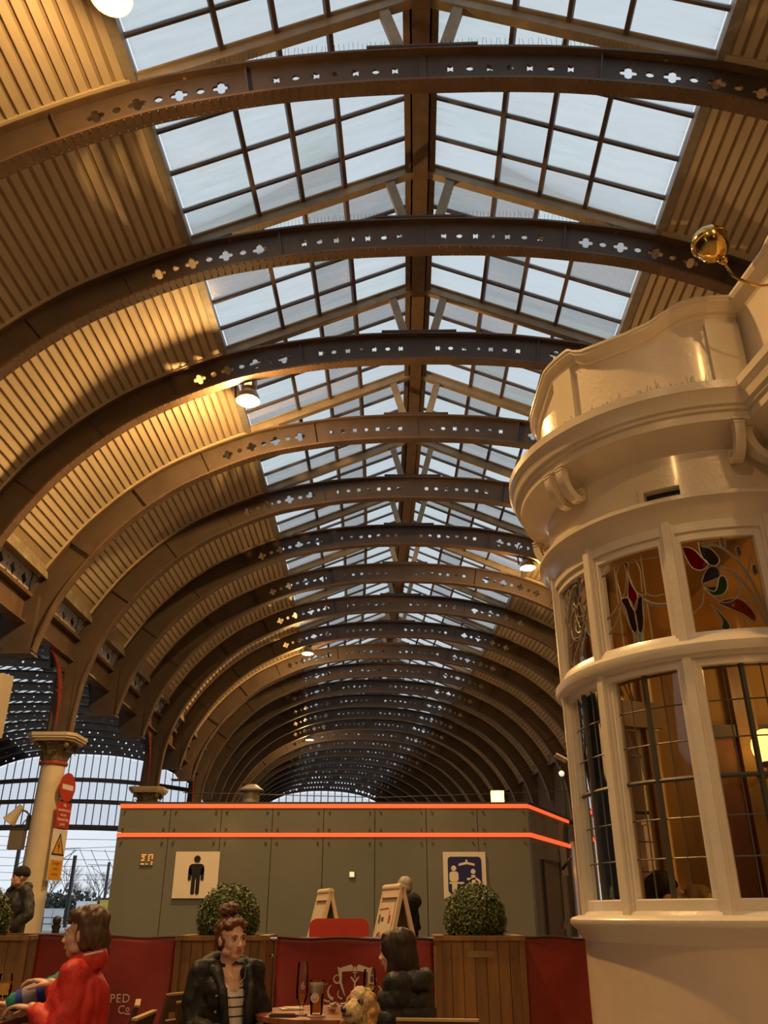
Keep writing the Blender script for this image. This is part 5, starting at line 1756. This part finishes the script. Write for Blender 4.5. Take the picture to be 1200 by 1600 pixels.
t = thing('beer_mat', 'round pale beer mat under the printed tumbler', 'coaster', (-.375, 5.36, TZ)); MB().lathe([(0, 0), (.052, 0), (.052, .005), (0, .005)], n=24).build('disc', mat('pale_beer_mat', (.62, .50, .34), .6), t)
t = thing('napkin', 'folded pale paper napkin on the far side of the round table', 'napkin', (-.55, 5.74, TZ)); mb = MB(); mb.box((0, 0, .003), (.13, .10, .005), (0, 0, R(20))); mb.box((.01, .01, .007), (.10, .08, .004), (0, R(3), R(26))); mb.build('paper', mat('pale_paper', (.70, .60, .45), .7), t)
t = thing('mobile_phone', 'dark mobile phone lying on the round table rim', 'phone', (-.56, 5.36, TZ)); mb = MB(); mb.prism(rrect(-.075, .075, -.037, .037, .012), lambda a, b, q: (a, b, q), .010); mb.build('body', mat('dark_phone_case', (.05, .05, .055), .3), t); MB().prism(rrect(-.07, .07, -.033, .033, .01), lambda a, b, q: (a, b, .010 + q), .001).build('screen', mat('phone_screen', (.03, .03, .035), .08), t)
for (x, y, r, l) in ((-.30, 5.58, .3, 'crumpled pale tissue on the round table behind the tumbler'), (-.22, 5.62, .25, 'small crumpled pale wrapper on the round table beside the dog')):
    t = thing('tissue', l, 'tissue', (x, y, TZ)); mb = MB(); rr = random.Random(int(x * -100))
    for i in range(6): mb.box((rr.uniform(-.02, .02), rr.uniform(-.015, .015), .012 + .006 * i), (.045, .03, .006), (rr.uniform(-.6, .6), rr.uniform(-.6, .6), rr.uniform(0, 3)))
    mb.build('paper', mat('pale_paper', (.7, .6, .45), .7), t)
# ================================================================== PEOPLE AND DOG
def remesh(mb, voxel, smooth=4, fac=.5, name='body'):
    me = bpy.data.meshes.new(name); me.from_pydata(mb.v, [], mb.f); me.update()
    bm = bmesh.new(); bm.from_mesh(me); bmesh.ops.recalc_face_normals(bm, faces=bm.faces); bm.to_mesh(me); bm.free()
    o = bpy.data.objects.new(name, me); COL.objects.link(o)
    r = o.modifiers.new('r', 'REMESH'); r.mode = 'VOXEL'; r.voxel_size = voxel
    if smooth:
        s = o.modifiers.new('s', 'SMOOTH'); s.factor = fac; s.iterations = smooth
    dg = bpy.context.evaluated_depsgraph_get()
    out = bpy.data.meshes.new_from_object(o.evaluated_get(dg))
    bpy.data.objects.remove(o); bpy.data.meshes.remove(me)
    out.polygons.foreach_set('use_smooth', [True] * len(out.polygons))
    out.materials.clear()
    return out
def limb(mb, pts, rs, n=12):
    """chain of tapered capsules"""
    pts = [Vector(p) for p in pts]
    for i, p in enumerate(pts):
        mb.ball(p, rs[i], n, 8)
        if i: mb.tube([pts[i - 1], p], [rs[i - 1], rs[i]], n)
def head_parts(mb, M, female=True):
    def B(c, r): 
        t = MB(); t.ball(c, r, 14, 10); mb.add([M @ Vector(v) for v in t.v], t.f)
    def T(pts, rs):
        t = MB(); limb(t, pts, rs, 10); mb.add([M @ Vector(v) for v in t.v], t.f)
    B((0, .018, .032), (.074, .092, .085))
    B((0, -.03, -.028), (.060, .062, .082))
    j = .034 if female else .042
    B((0, -.052, -.088), (j, .032, .027))
    for s in (-1, 1):
        B((s * .036, -.052, -.028), (.028, .030, .030))
        B((s * .045, -.02, -.07), (.024, .04, .026))
        B((s * .076, .008, -.012), (.009, .020, .031))
        B((s * .028, -.079, .022), (.026, .013, .010))
        B((s * .012, -.100, -.036), (.009, .010, .008))
    T([(0, -.086, .008), (0, -.098, -.014), (0, -.107, -.032)], [.0085, .0095, .0108])
    B((0, -.088, -.062), (.022, .011, .012))
def hand_parts(mb, M, side=1, curl=.5, sp=1.0):
    """hand reaching along local -Y, palm down (-Z), thumb on the +X side for side=1"""
    def T(pts, rs):
        t = MB(); limb(t, pts, rs, 8); mb.add([M @ Vector(v) for v in t.v], t.f)
    def B(c, r):
        t = MB(); t.ball(c, r, 10, 8); mb.add([M @ Vector(v) for v in t.v], t.f)
    T([(0, .03, 0), (0, 0, 0)], [.027, .027])
    B((0, -.045, 0), (.038, .052, .015)); B((side * .022, -.025, -.006), (.02, .034, .016))
    for i, (x, L) in enumerate(((.029, .068), (.010, .078), (-.010, .073), (-.028, .056))):
        x *= side
        p = Vector((x, -.085, 0)); a = 0; P = [p]
        for k, f in enumerate((.45, .32, .25)):
            a += curl * (.55 if k == 0 else .8)
            p = p + Vector((x * .06, -math.cos(a), -math.sin(a))) * (L * f); P.append(p)
        T(P, [.0092, .0088, .008, .007])
    a = curl * .4
    T([(side * .030, -.018, -.006), (side * .052, -.045, -.014), (side * .060, -.072, -.022 - curl * .012), (side * .054, -.094, -.028 - curl * .02)], [.013, .0115, .0100, .0085])
def skinmat(name, c):
    m = mat(name, c, .5, var=.12, scale=9); m.node_tree.nodes['Principled BSDF'].inputs['Subsurface Weight'].default_value = .08
    m.node_tree.nodes['Principled BSDF'].inputs['Subsurface Radius'].default_value = (.02, .008, .004); return m
SK = skinmat('light_skin', (.72, .44, .31)); SK2 = skinmat('tanned_skin', (.62, .36, .25))
M_EYEW = mat('eye_white', (.6, .55, .5), .3); M_IRIS = mat('dark_iris', (.03, .02, .015), .2); M_LIP = mat('lip', (.40, .12, .09), .45)
def face_parts(body, M, brow_col, lip=None):
    brow = mat('brow_%d' % int(brow_col[0] * 1000), brow_col, .8)
    for s in (-1, 1):
        MB().ball((s * .031, -.0790, .0), (.0145, .010, .0085), 10, 8).build('eye', M_EYEW, body, True, M)
        MB().ball((s * .031, -.0872, .0), (.0066, .0035, .0070), 8, 6).build('iris', M_IRIS, body, True, M)
        MB().tube([(s * .016, -.094, .019), (s * .032, -.0925, .025), (s * .048, -.081, .019)], [.003, .0042, .002], 6).build('eyebrow', brow, body, True, M)
        MB().tube([(s * .018, -.0875, .006), (s * .031, -.0915, .0095), (s * .045, -.080, .004)], .0022, 5).build('eyelid', mat('lash_brown', (.10, .05, .035), .6), body, True, M)
    mb = MB(); mb.ball((0, -.0985, -.0565), (.021, .006, .0048), 10, 6); mb.ball((0, -.0975, -.0665), (.018, .006, .0055), 10, 6)
    mb.build('mouth', lip or M_LIP, body, True, M)
def quilt(me, k, amp, ax=2, z0=0):
    n = [v.normal.copy() for v in me.vertices]
    for v, nn in zip(me.vertices, n):
        t = (v.co[ax] - z0) * k
        v.co += nn * (amp * (abs(math.sin(t)) ** .38 - .6))
    me.update(); return me
def rumple(me, amp, sc, seed=0):
    from mathutils import noise
    n = [v.normal.copy() for v in me.vertices]
    for v, nn in zip(me.vertices, n):
        v.co += nn * (amp * noise.noise(Vector((v.co.x * sc, v.co.y * sc, v.co.z * sc * .6 + seed))))
    me.update(); return me
def put(name, me, m, parent, M=None):
    me.name = name; me.materials.clear(); me.materials.append(m); return link(name, me, parent, M)

def person(label, loc, rz, o):
    """facing local -Y; o holds the pose and the clothes"""
    t = thing('person', label, 'person', loc, rz)
    S = o.get('scale', 1.0)
    seat = o.get('seated', True)
    dz = 0 if seat else .42
    lean = o.get('lean', .0)
    hip = Vector((0, 0, .54 + dz)); chest = Vector((0, .02 - lean * .5, .86 + dz)); shz = .985 + dz
    sh = [Vector((s * .165, .03 - lean, shz)) for s in (-1, 1)]
    nk = Vector((0, .035 - lean, 1.03 + dz)); hd = Vector((0, .015 - lean * 1.15, 1.165 + dz)) + Vector(o.get('head_off', (0, 0, 0)))
    MH = Matrix.Translation(hd) @ Matrix.Rotation(R(o.get('yaw', 0)), 4, 'Z') @ Matrix.Rotation(R(o.get('nod', 0)), 4, 'X') @ Matrix.Rotation(R(o.get('tilt', 0)), 4, 'Y')
    female = o.get('female', True)
    b = MB()
    head_parts(b, MH, female)
    limb(b, [hd + Vector((0, .02, -.06)), nk, nk + Vector((0, .0, -.06))], [.052, .052, .07])
    limb(b, [hip, chest, Vector((0, .02 - lean * .8, shz - .05))], [.13, .12, .09])
    for s in sh: limb(b, [Vector((0, .03 - lean, shz - .01)), s], [.07, .055])
    arms = o['arms']            # per side: elbow, wrist, hand direction yaw/pitch, curl
    for i, (el, wr, hy, hp, curl) in enumerate(arms):
        el, wr = Vector(el), Vector(wr)
        limb(b, [sh[i], el, wr], [.05, .04, .028])
        Mh = Matrix.Translation(wr) @ Matrix.Rotation(R(hy), 4, 'Z') @ Matrix.Rotation(R(hp), 4, 'X') @ Matrix.Rotation(R(o.get('roll', (0, 0))[i]), 4, 'Y')
        hand_parts(b, Mh, 1 if i == 0 else -1, curl)
    legs = []
    for s in (-1, 1):
        if seat: L = [Vector((s * .09, -.02, .52)), Vector((s * .11, -.42, .50)), Vector((s * .11, -.40, .09))]
        else: L = [Vector((s * .09, 0, .90)), Vector((s * .10, -.02, .50)), Vector((s * .11, .02, .09))]
        legs.append(L)
        limb(b, L, [.085, .058, .042]); ft = L[2]
        limb(b, [ft + Vector((0, .02, -.035)), ft + Vector((0, -.13, -.05))], [.045, .036])
    me = remesh(b, o.get('voxel', .006), 3, .45)
    body = put('body', me, o.get('skin', SK), t)
    if o.get('face', True): face_parts(body, MH, o.get('brow', (.08, .05, .03)), o.get('lip'))
    # trousers and shoes
    tr = MB()
    for L in legs: limb(tr, [hip + Vector((L[0].x * .7, 0, .0)), L[0], L[1], L[2] + Vector((0, 0, .03))], [.12, .10, .074, .06])
    put('trousers', remesh(tr, .014, 3), o.get('trousers', mat('dark_denim', (.03, .032, .045), .8)), t)
    for L in legs:
        sh_ = MB(); limb(sh_, [L[2] + Vector((0, .03, -.04)), L[2] + Vector((0, -.14, -.055))], [.052, .043]); put('shoe', remesh(sh_, .012, 2), mat('dark_shoe', (.03, .025, .02), .5), t)
    # jacket
    j = MB(); ex = o.get('bulk', .03)
    limb(j, [hip + Vector((0, .0, o.get('hem', -.02))), hip + Vector((0, 0, .12)), chest, Vector((0, .02 - lean * .8, shz - .07))], [.135 + ex, .125 + ex, .122 + ex, .085 + ex])
    for s in (-1, 1): j.ball(Vector((s * .075, .01 - lean * .5, .83 + dz)), (.085 + ex, .10 + ex, .20), 14, 10)
    for i, (el, wr, *_r) in enumerate(arms):
        el, wr = Vector(el), Vector(wr)
        limb(j, [Vector((0, .03 - lean, shz - .015)), sh[i] + Vector((0, 0, .0)), el, wr + (el - wr) * .12], [.075 + ex * .3, .056 + ex * .6, .048 + ex * .55, .036 + ex * .4])
    jm = remesh(j, .009, 4)
    if o.get('quilt'): quilt(jm, o['quilt'], o.get('qamp', .016), 2, .02)
    rumple(jm, o.get('rumple', .012), o.get('rsc', 9), len(label))
    rumple(jm, o.get('rumple', .012) * .45, o.get('rsc', 9) * 2.8, 7 + len(label))
    if o.get('open'):
        w0, w1, zb = o['open']
        bm = bmesh.new(); bm.from_mesh(jm)
        kill = [f for f in bm.faces if f.calc_center_median().y < -.02 and zb < f.calc_center_median().z and abs(f.calc_center_median().x) < w0 + (w1 - w0) * min(1, (f.calc_center_median().z - zb) / .3)]
        bmesh.ops.delete(bm, geom=kill, context='FACES'); bm.to_mesh(jm); bm.free()
    jacket = put('jacket', jm, o['jacket'], t)
    if o.get('open'):
        tp = MB(); limb(tp, [hip + Vector((0, 0, .02)), chest, Vector((0, .02 - lean * .8, shz - .05))], [.142, .134, .100])
        tm = remesh(tp, .008, 3)
        bm = bmesh.new(); bm.from_mesh(tm)
        bmesh.ops.delete(bm, geom=[f for f in bm.faces if f.calc_center_median().z > .955 - .065 * math.exp(-(f.calc_center_median().x / .06) ** 2) * (f.calc_center_median().y < 0)], context='FACES')
        bm.to_mesh(tm); bm.free(); tm.materials.clear()
        tm.materials.append(mat('white_jersey', (.74, .66, .54), .8)); tm.materials.append(mat('black_stripe', (.02, .02, .02), .8))
        tm.polygons.foreach_set('material_index', [1 if (p_.center.z * 21) % 1 < .25 else 0 for p_ in tm.polygons])
        link('striped_top', tm, t)
    # collar or hood round the neck
    hk = o.get('hood')
    if hk:
        h = MB(); n = 18
        rx, ry, tr_, up, drop = hk
        for i in range(n + 1):
            a = R(-50 + 280 * i / n) if o.get('hood_open', True) else R(-270 + 360 * i / n)
            back = (1 + math.sin(a)) / 2
            p = Vector((rx * math.cos(a), .035 - lean + ry * math.sin(a), shz + up + drop * back))
            rr = tr_ * (.75 + .5 * back)
            h.ball(p, (rr, rr, rr * 1.1), 10, 8)
        hm = remesh(h, .011, 4); rumple(hm, .014, 16, 3); put('hood', hm, o.get('hood_mat', o['jacket']), jacket)
    for f in o.get('extra', []): f(t, body, jacket, MH, hd, sh, chest)
    if S != 1: t.scale = (S, S, S)
    return t
def hair_blob(parent, M, balls, m, voxel=.007, amp=.006, sc=30, name='hair', smooth=2, stretch=None):
    mb = MB()
    for c, r in balls: mb.ball(c, r, 14, 10)
    me = remesh(mb, voxel, smooth, .5, name)
    from mathutils import noise
    ns = [v.normal.copy() for v in me.vertices]
    for v, nn in zip(me.vertices, ns):
        st = stretch or (1, 1, .35)
        v.co += nn * (amp * noise.noise(Vector((v.co.x * sc * st[0], v.co.y * sc * st[1], v.co.z * sc * st[2]))))
    return put(name, me, m, parent, M)
M_HBR = mat('brown_hair', (.085, .042, .018), .55, var=.4, scale=40, stretch=(3, 3, .4)); M_HAU = mat('auburn_hair', (.13, .052, .02), .5, var=.45, scale=40)
M_HDK = mat('dark_straight_hair', (.032, .018, .010), .5, spec=.25, var=.4, scale=30, stretch=(4, 4, .3)); M_HGR = mat('grey_hair', (.42, .36, .30), .6, var=.2, scale=30)

# --- woman in the red jacket, profile towards the column
M_REDJ = mat('scarlet_waterproof', (.58, .026, .014), .58, var=.25, scale=6, bump=.45, bscale=16)
def red_extra(t, body, jacket, MH, hd, sh, chest):
    hair_blob(body, MH, [((0, .04, .055), (.092, .098, .088)), ((0, .08, .0), (.084, .055, .08)), ((0, .085, -.055), (.064, .038, .045)), ((-.060, .034, .0), (.030, .052, .068)), ((.060, .034, .0), (.030, .052, .068)), ((-.060, .034, -.05), (.022, .040, .036)), ((.060, .034, -.05), (.022, .040, .036)), ((0, -.03, .092), (.070, .055, .038)), ((.01, -.066, .066), (.052, .024, .018))], M_HBR, amp=.010, sc=52)
    c = MB(); n = 14
    for i in range(n + 1):
        a = R(-60 + 300 * i / n)
        c.ball((.085 * math.cos(a), .02 + .08 * math.sin(a), 1.035 + .02 * math.sin(a)), (.026, .026, .055), 8, 8)
    put('collar', rumple(remesh(c, .009, 3), .006, 18), M_REDJ, jacket)
    MB().tube([(.10, .03, 1.075), (.085, .08, 1.085), (.04, .105, 1.09), (-.04, .105, 1.09)], .006, 6).build('collar_lining', mat('white_lining', (.72, .66, .58), .6), jacket, True)
    MB().tube([(.02, -.145, .70), (.015, -.15, .85), (.02, -.105, .98)], .006, 5).build('zip', mat('dark_zip', (.12, .01, .01), .4), jacket)
person('seated person in a scarlet waterproof jacket with short brown hair, in profile', (-1.585, 4.98, 0), R(-90), dict(
    arms=[((-.20, -.06, .70), (-.12, -.20, .93), 8, -12, .6), ((.20, .0, .70), (.10, -.20, .835), 6, -6, .75)],
    jacket=M_REDJ, bulk=.035, rumple=.02, rsc=8, brow=(.10, .06, .03), skin=SK2, lean=.03, nod=2, yaw=-4, voxel=.005, scale=.985, head_off=(0, 0, .01), extra=[red_extra]))
# --- person in teal behind
M_TEAL = mat('teal_jersey', (.025, .22, .185), .8, var=.15, scale=10)
def teal_extra(t, body, jacket, MH, hd, sh, chest):
    hair_blob(body, MH, [((0, .03, .05), (.086, .095, .085)), ((0, .07, -.02), (.075, .05, .08))], M_HBR)
    pr = MB(); r_ = random.Random(4)
    for i in range(7): pr.box((.06 + .018 * i, -.17 + .006 * i, .86 + .03 * (i % 3)), (.026, .05, .04), (r_.uniform(-.3, .3), r_.uniform(-.3, .3), r_.uniform(0, 3)))
    pr.build('white_print', mat('white_print', (.72, .66, .52), .6), jacket)
    # colour-block bands on the reaching sleeve
    el, wr = Vector((.225, -.14, .92)), Vector((.215, -.38, .845))
    for f0, f1, m in ((.18, .36, mat('royal_blue_band', (.02, .05, .30), .7)), (.36, .66, mat('grey_band', (.26, .25, .26), .7)), (.66, .80, MATS.get('royal_blue_band'))):
        a, b_ = el.lerp(wr, f0), el.lerp(wr, f1)
        MB().tube([a, a.lerp(b_, .5), b_], [.078 - .03 * f0, .077 - .03 * (f0 + f1) / 2, .078 - .03 * f1], 16).build('sleeve_band', m or MATS['royal_blue_band'], jacket, True)
person('seated person in a teal top with a striped sleeve, reaching for the wine glass', (-1.73, 5.50, 0), R(-76), dict(
    arms=[((-.22, -.12, .72), (-.10, -.36, .80), 10, -5, .5), ((.225, -.14, .92), (.215, -.38, .845), 2, -4, .7)],
    jacket=M_TEAL, bulk=.03, lean=.06, voxel=.007, scale=.96, head_off=(-.02, .06, -.05), extra=[teal_extra], hood=(.11, .09, .035, .0, .03)))
# --- woman with the bun
M_BLKJ = mat('black_padded_nylon', (.016, .015, .012), .62, var=.3, scale=8, bump=.35, bscale=30, spec=.3)
def bun_extra(t, body, jacket, MH, hd, sh, chest):
    hair_blob(body, MH, [((0, .045, .045), (.088, .088, .088)), ((0, .08, -.02), (.07, .045, .06)), ((-.062, .03, .0), (.022, .05, .06)), ((.062, .03, .0), (.022, .05, .06)), ((0, -.035, .092), (.066, .045, .026)), ((-.045, -.03, .075), (.035, .045, .03)), ((.045, -.03, .075), (.035, .045, .03))], M_HAU, amp=.010, sc=46, stretch=(1, 1, 1))
    hair_blob(body, MH, [((0, .05, .155), (.056, .052, .04)), ((.035, .04, .165), (.03, .03, .026)), ((-.035, .055, .16), (.03, .03, .028)), ((0, .03, .18), (.03, .028, .02))], M_HAU, amp=.016, sc=60, name='hair_bun', stretch=(1, 1, 1))
    MB().tube([(-.055, -.10, 1.02), (-.025, -.145, .96), (.015, -.155, .945), (.05, -.135, .97), (.07, -.09, 1.02)], .0013, 5).build('necklace', mat('fine_gold_chain', (.6, .42, .15), .3, metal=1), body)
    for s in (-1, 1):
        lap = MB(); limb(lap, [(s * .060, -.165, .60), (s * .068, -.165, .76), (s * .085, -.14, .90), (s * .095, -.05, 1.0)], [.022, .026, .03, .03]); put('lapel', rumple(remesh(lap, .01, 3), .012, 18), M_BLKJ, jacket)
    bt = MB()
    for z in (.70, .78, .86): bt.lathe([(0, 0), (.010, 0), (.010, .004), (0, .006)], n=10)
    for q, z in enumerate((.72, .80, .88)):
        MB().ball((-.13, -.165, z), (.009, .006, .009), 8, 6).build('press_stud', mat('dull_steel_stud', (.35, .33, .3), .3, metal=1), jacket)
person('seated person with curly auburn bun in an open black padded coat over stripes', (-.90, 5.52, 0), R(30), dict(
    arms=[((-.215, .0, .70), (-.12, -.28, .68), 20, -8, .6), ((.215, .0, .70), (.10, -.30, .69), -20, -8, .6)],
    jacket=M_BLKJ, bulk=.035, rumple=.026, rsc=10, open=(.04, .075, .60), hood=(.13, .105, .045, .0, .05), brow=(.07, .035, .02), yaw=10, nod=3, tilt=-3, voxel=.005, scale=.955, head_off=(0, -.02, .01), extra=[bun_extra]))
# --- woman in the quilted jacket, seen from behind
M_PUFF = mat('black_quilted_nylon', (.015, .0135, .011), .55, var=.25, scale=6, bump=.35, bscale=26, spec=.35)
def puff_extra(t, body, jacket, MH, hd, sh, chest):
    hair_blob(body, MH, [((0, .03, .042), (.088, .100, .086)), ((0, .072, -.05), (.088, .058, .13)), ((0, .088, -.14), (.080, .045, .10)), ((.066, .015, -.04), (.028, .062, .12)), ((-.066, .015, -.04), (.028, .062, .12)),
        ((.070, -.008, -.13), (.024, .045, .13)), ((-.070, -.008, -.13), (.024, .045, .13)), ((.070, -.012, -.22), (.020, .036, .09)), ((.058, -.042, .02), (.026, .036, .06)), ((-.058, -.042, .02), (.026, .036, .06)), ((0, -.035, .078), (.064, .056, .036))], M_HDK, amp=.004, sc=60, stretch=(1, 1, .08), smooth=8)
person('seated person with long straight dark hair in a black quilted puffer jacket, seen from behind', (.10, 5.20, 0), R(-113), dict(
    arms=[((-.22, -.03, .70), (-.12, -.28, .66), 20, -5, .6), ((.22, -.03, .70), (.10, -.30, .66), -15, -5, .6)],
    jacket=M_PUFF, bulk=.05, quilt=33, qamp=.020, rumple=.012, rsc=14, hood=(.12, .11, .045, -.005, .03), yaw=6, nod=5, voxel=.006, scale=.92, head_off=(0, -.05, -.005), extra=[puff_extra]))
# --- standing man with the beanie
def man_extra(t, body, jacket, MH, hd, sh, chest):
    mb = MB(); mb.ball((0, .016, .055), (.088, .104, .088), 16, 12)
    mb.lathe([(.082, .0), (.092, .0), (.093, .045), (.085, .05)], (0, .014, .02), 20, scale=(1, 1.15))
    me = remesh(mb, .009, 3); put('beanie', me, mat('black_knit', (.012, .011, .011), .9, bump=.4, bscale=120), body, MH)
    me = to_xz(sheet([(-.02, -.02), (.03, -.02), (.03, .0), (.02, .022), (-.005, .03), (-.02, .022)], [], .004, 'emblem')); me.materials.append(mat('white_emblem', (.75, .72, .68), .5))
    link('emblem', me, jacket, Matrix.Translation((.085, -.166, 1.30)) @ Matrix.Rotation(R(14), 4, 'Z'))
    MB().box((.16, -.02, 1.445), (.05, .012, .012)).build('shoulder_emblem', MATS['white_emblem'], jacket)
    for s in (-1, 1): MB().bar((s * .11, -.168, 1.05), (s * .15, -.13, .95), .012, .012).build('pocket_zip', mat('black_zip', (.03, .03, .03), .3), jacket)
    st = MB(); limb(st, [(-.045, -.062, -.085), (0, -.080, -.098), (.045, -.062, -.085)], [.018, .016, .018], 8); put('stubble', remesh(st, .007, 2), mat('stubble', (.30, .17, .11), .8), body, MH)
person('standing person in a black hooded jacket and black knitted hat by the column', (-5.22, 13.0, 0), R(-38), dict(
    seated=False, female=False, arms=[((-.29, .06, 1.13), (-.17, -.12, .98), -20, -40, .5), ((.29, .06, 1.13), (.17, -.12, .98), 20, -40, .5)],
    jacket=mat('black_shell_jacket', (.020, .018, .016), .65, var=.3, scale=5, bump=.25, bscale=16), bulk=.045, hem=-.10, rumple=.022, rsc=8, hood=(.115, .10, .045, .02, .05), yaw=-22, voxel=.009, scale=1.09, skin=SK2, extra=[man_extra]))
# --- person behind the sandwich board
def back_extra(t, body, jacket, MH, hd, sh, chest):
    hair_blob(body, MH, [((0, .035, .05), (.085, .095, .085)), ((0, .07, -.01), (.075, .05, .07))], M_HGR, amp=.005)
person('standing person with grey hair in a black fur-hooded coat behind the sandwich board', (.23, 11.7, 0), R(-118), dict(
    seated=False, arms=[((-.27, .04, 1.13), (-.20, -.18, 1.02), 0, -20, .5), ((.28, .12, 1.12), (.22, -.10, .95), 0, -20, .5)],
    jacket=mat('black_fur_coat', (.012, .010, .009), .9, bump=.5, bscale=60), bulk=.06, rumple=.03, rsc=20, hood=(.13, .13, .075, .0, .01), voxel=.01, scale=.985, extra=[back_extra]))
# --- drinkers inside the bay
def in_extra(m):
    def f(t, body, jacket, MH, hd, sh, chest):
        hair_blob(body, MH, [((0, .035, .05), (.09, .098, .09)), ((0, .075, -.02), (.08, .05, .08))], m, amp=.006)
    return f
PA = [((-.24, -.08, .72), (-.10, -.32, .74), 15, 0, .6), ((.24, -.08, .72), (.10, -.32, .74), -15, 0, .6)]
M_INJ = mat('dark_wool_jumper', (.05, .035, .03), .9)
person('dark-haired person sitting inside the bay behind the broad leaded light', (1.76, 5.62, 0), R(75), dict(arms=PA, jacket=M_INJ, bulk=.02, voxel=.01, scale=1.15, face=True, extra=[in_extra(M_HDK)]))
person('fair-haired person sitting inside the bay close to the oak post', (2.13, 6.08, 0), R(30), dict(arms=PA, jacket=mat('olive_jumper', (.10, .085, .04), .9), bulk=.02, voxel=.01, scale=1.10, extra=[in_extra(mat('fair_hair', (.38, .24, .09), .5))]))
person('person in black sitting inside the pub before the red panelling', (3.0, 5.80, 0), R(20), dict(arms=PA, jacket=M_INJ, bulk=.02, voxel=.01, scale=1.10, extra=[in_extra(M_HDK)]))
bn = thing('bay_bench', 'low oak window bench inside the bay', 'bench', (0, 0, 0))
MB().lathe([(.45, .40), (.78, .40), (.78, .445), (.45, .445), (.45, .40)], (*BC, 0), 30, 100, 268, cap=True).build('seat', M_WOOD_IN, bn)
MB().lathe([(.74, 0), (.78, 0), (.78, .40), (.74, .40), (.74, 0)], (*BC, 0), 30, 100, 268, cap=True).build('plinth', M_WOOD_IN, bn)
st_ = thing('pub_stool', 'round oak pub stool inside before the red panelling', 'stool', (3.0, 5.85, 0))
MB().lathe([(0, .42), (.17, .42), (.18, .45), (0, .46)], n=20).build('seat', M_WOOD_IN, st_, True)
for a in (45, 135, 225, 315): MB().tube([(.12 * math.cos(R(a)), .12 * math.sin(R(a)), .43), (.17 * math.cos(R(a)), .17 * math.sin(R(a)), 0)], .018, 6).build('leg', M_WOOD_IN, st_)

# --- the dog on the lap
M_FUR = mat('cream_dog_coat', (.60, .44, .25), .9, var=.3, scale=14, bump=.6, bscale=70); M_FUR2 = mat('ginger_dog_ear', (.42, .22, .075), .9, var=.3, scale=18, bump=.6, bscale=70)
dog = thing('dog', 'small curly cream and ginger dog sitting on the lap by the table', 'dog', (-.125, 5.06, .60), R(-42))
d = MB()
d.ball((0, .02, .235), (.068, .072, .066), 16, 12)                                   # skull
d.ball((0, -.005, .262), (.050, .050, .040), 12, 10)                                # topknot
limb(d, [(0, -.03, .212), (0, -.088, .200)], [.046, .034])                           # muzzle
for s in (-1, 1): d.ball((s * .028, -.062, .192), (.030, .034, .030), 10, 8)         # cheeks and beard
d.ball((0, -.072, .170), (.036, .030, .024), 10, 8)
limb(d, [(0, .04, .20), (0, .06, .10)], [.058, .075])                                # neck
limb(d, [(0, .05, .08), (0, .10, .02), (0, .20, .0)], [.082, .092, .085])            # deep chest to belly
for s in (-1, 1):
    limb(d, [(s * .05, .03, .06), (s * .052, -.01, -.03), (s * .05, -.03, -.075), (s * .05, -.055, -.085)], [.035, .026, .022, .024])
    limb(d, [(s * .065, .21, .0), (s * .08, .12, -.045), (s * .075, .19, -.07), (s * .075, .13, -.088)], [.05, .034, .022, .022])
limb(d, [(0, .28, .03), (0, .33, .08), (0, .32, .14)], [.022, .022, .028])
dm = remesh(d, .006, 2); rumple(dm, .014, 42, 5); db = put('body', dm, M_FUR, dog)
for s in (-1, 1):
    e = MB(); limb(e, [(s * .060, .02, .262), (s * .088, .012, .20), (s * .090, .0, .14), (s * .080, -.005, .105)], [.022, .034, .036, .022])
    put('ear', rumple(remesh(e, .006, 2), .014, 44, 2), M_FUR2, db)
    MB().ball((s * .029, -.044, .240), (.0115, .009, .0115), 10, 8).build('eye', mat('dog_eye', (.012, .008, .006), .08), db, True)
    MB().ball((s * .033, -.036, .240), (.024, .010, .020), 10, 8).build('eye_patch', mat('brown_eye_patch', (.16, .085, .035), .9), db, True)
MB().ball((0, -.124, .206), (.0175, .013, .013), 12, 8).build('nose', mat('dog_nose', (.012, .010, .010), .25), db, True)
MB().tube([(-.028, -.098, .182), (0, -.112, .180), (.028, -.098, .182)], .006, 6).build('mouth', mat('dog_mouth', (.10, .055, .04), .7), db)
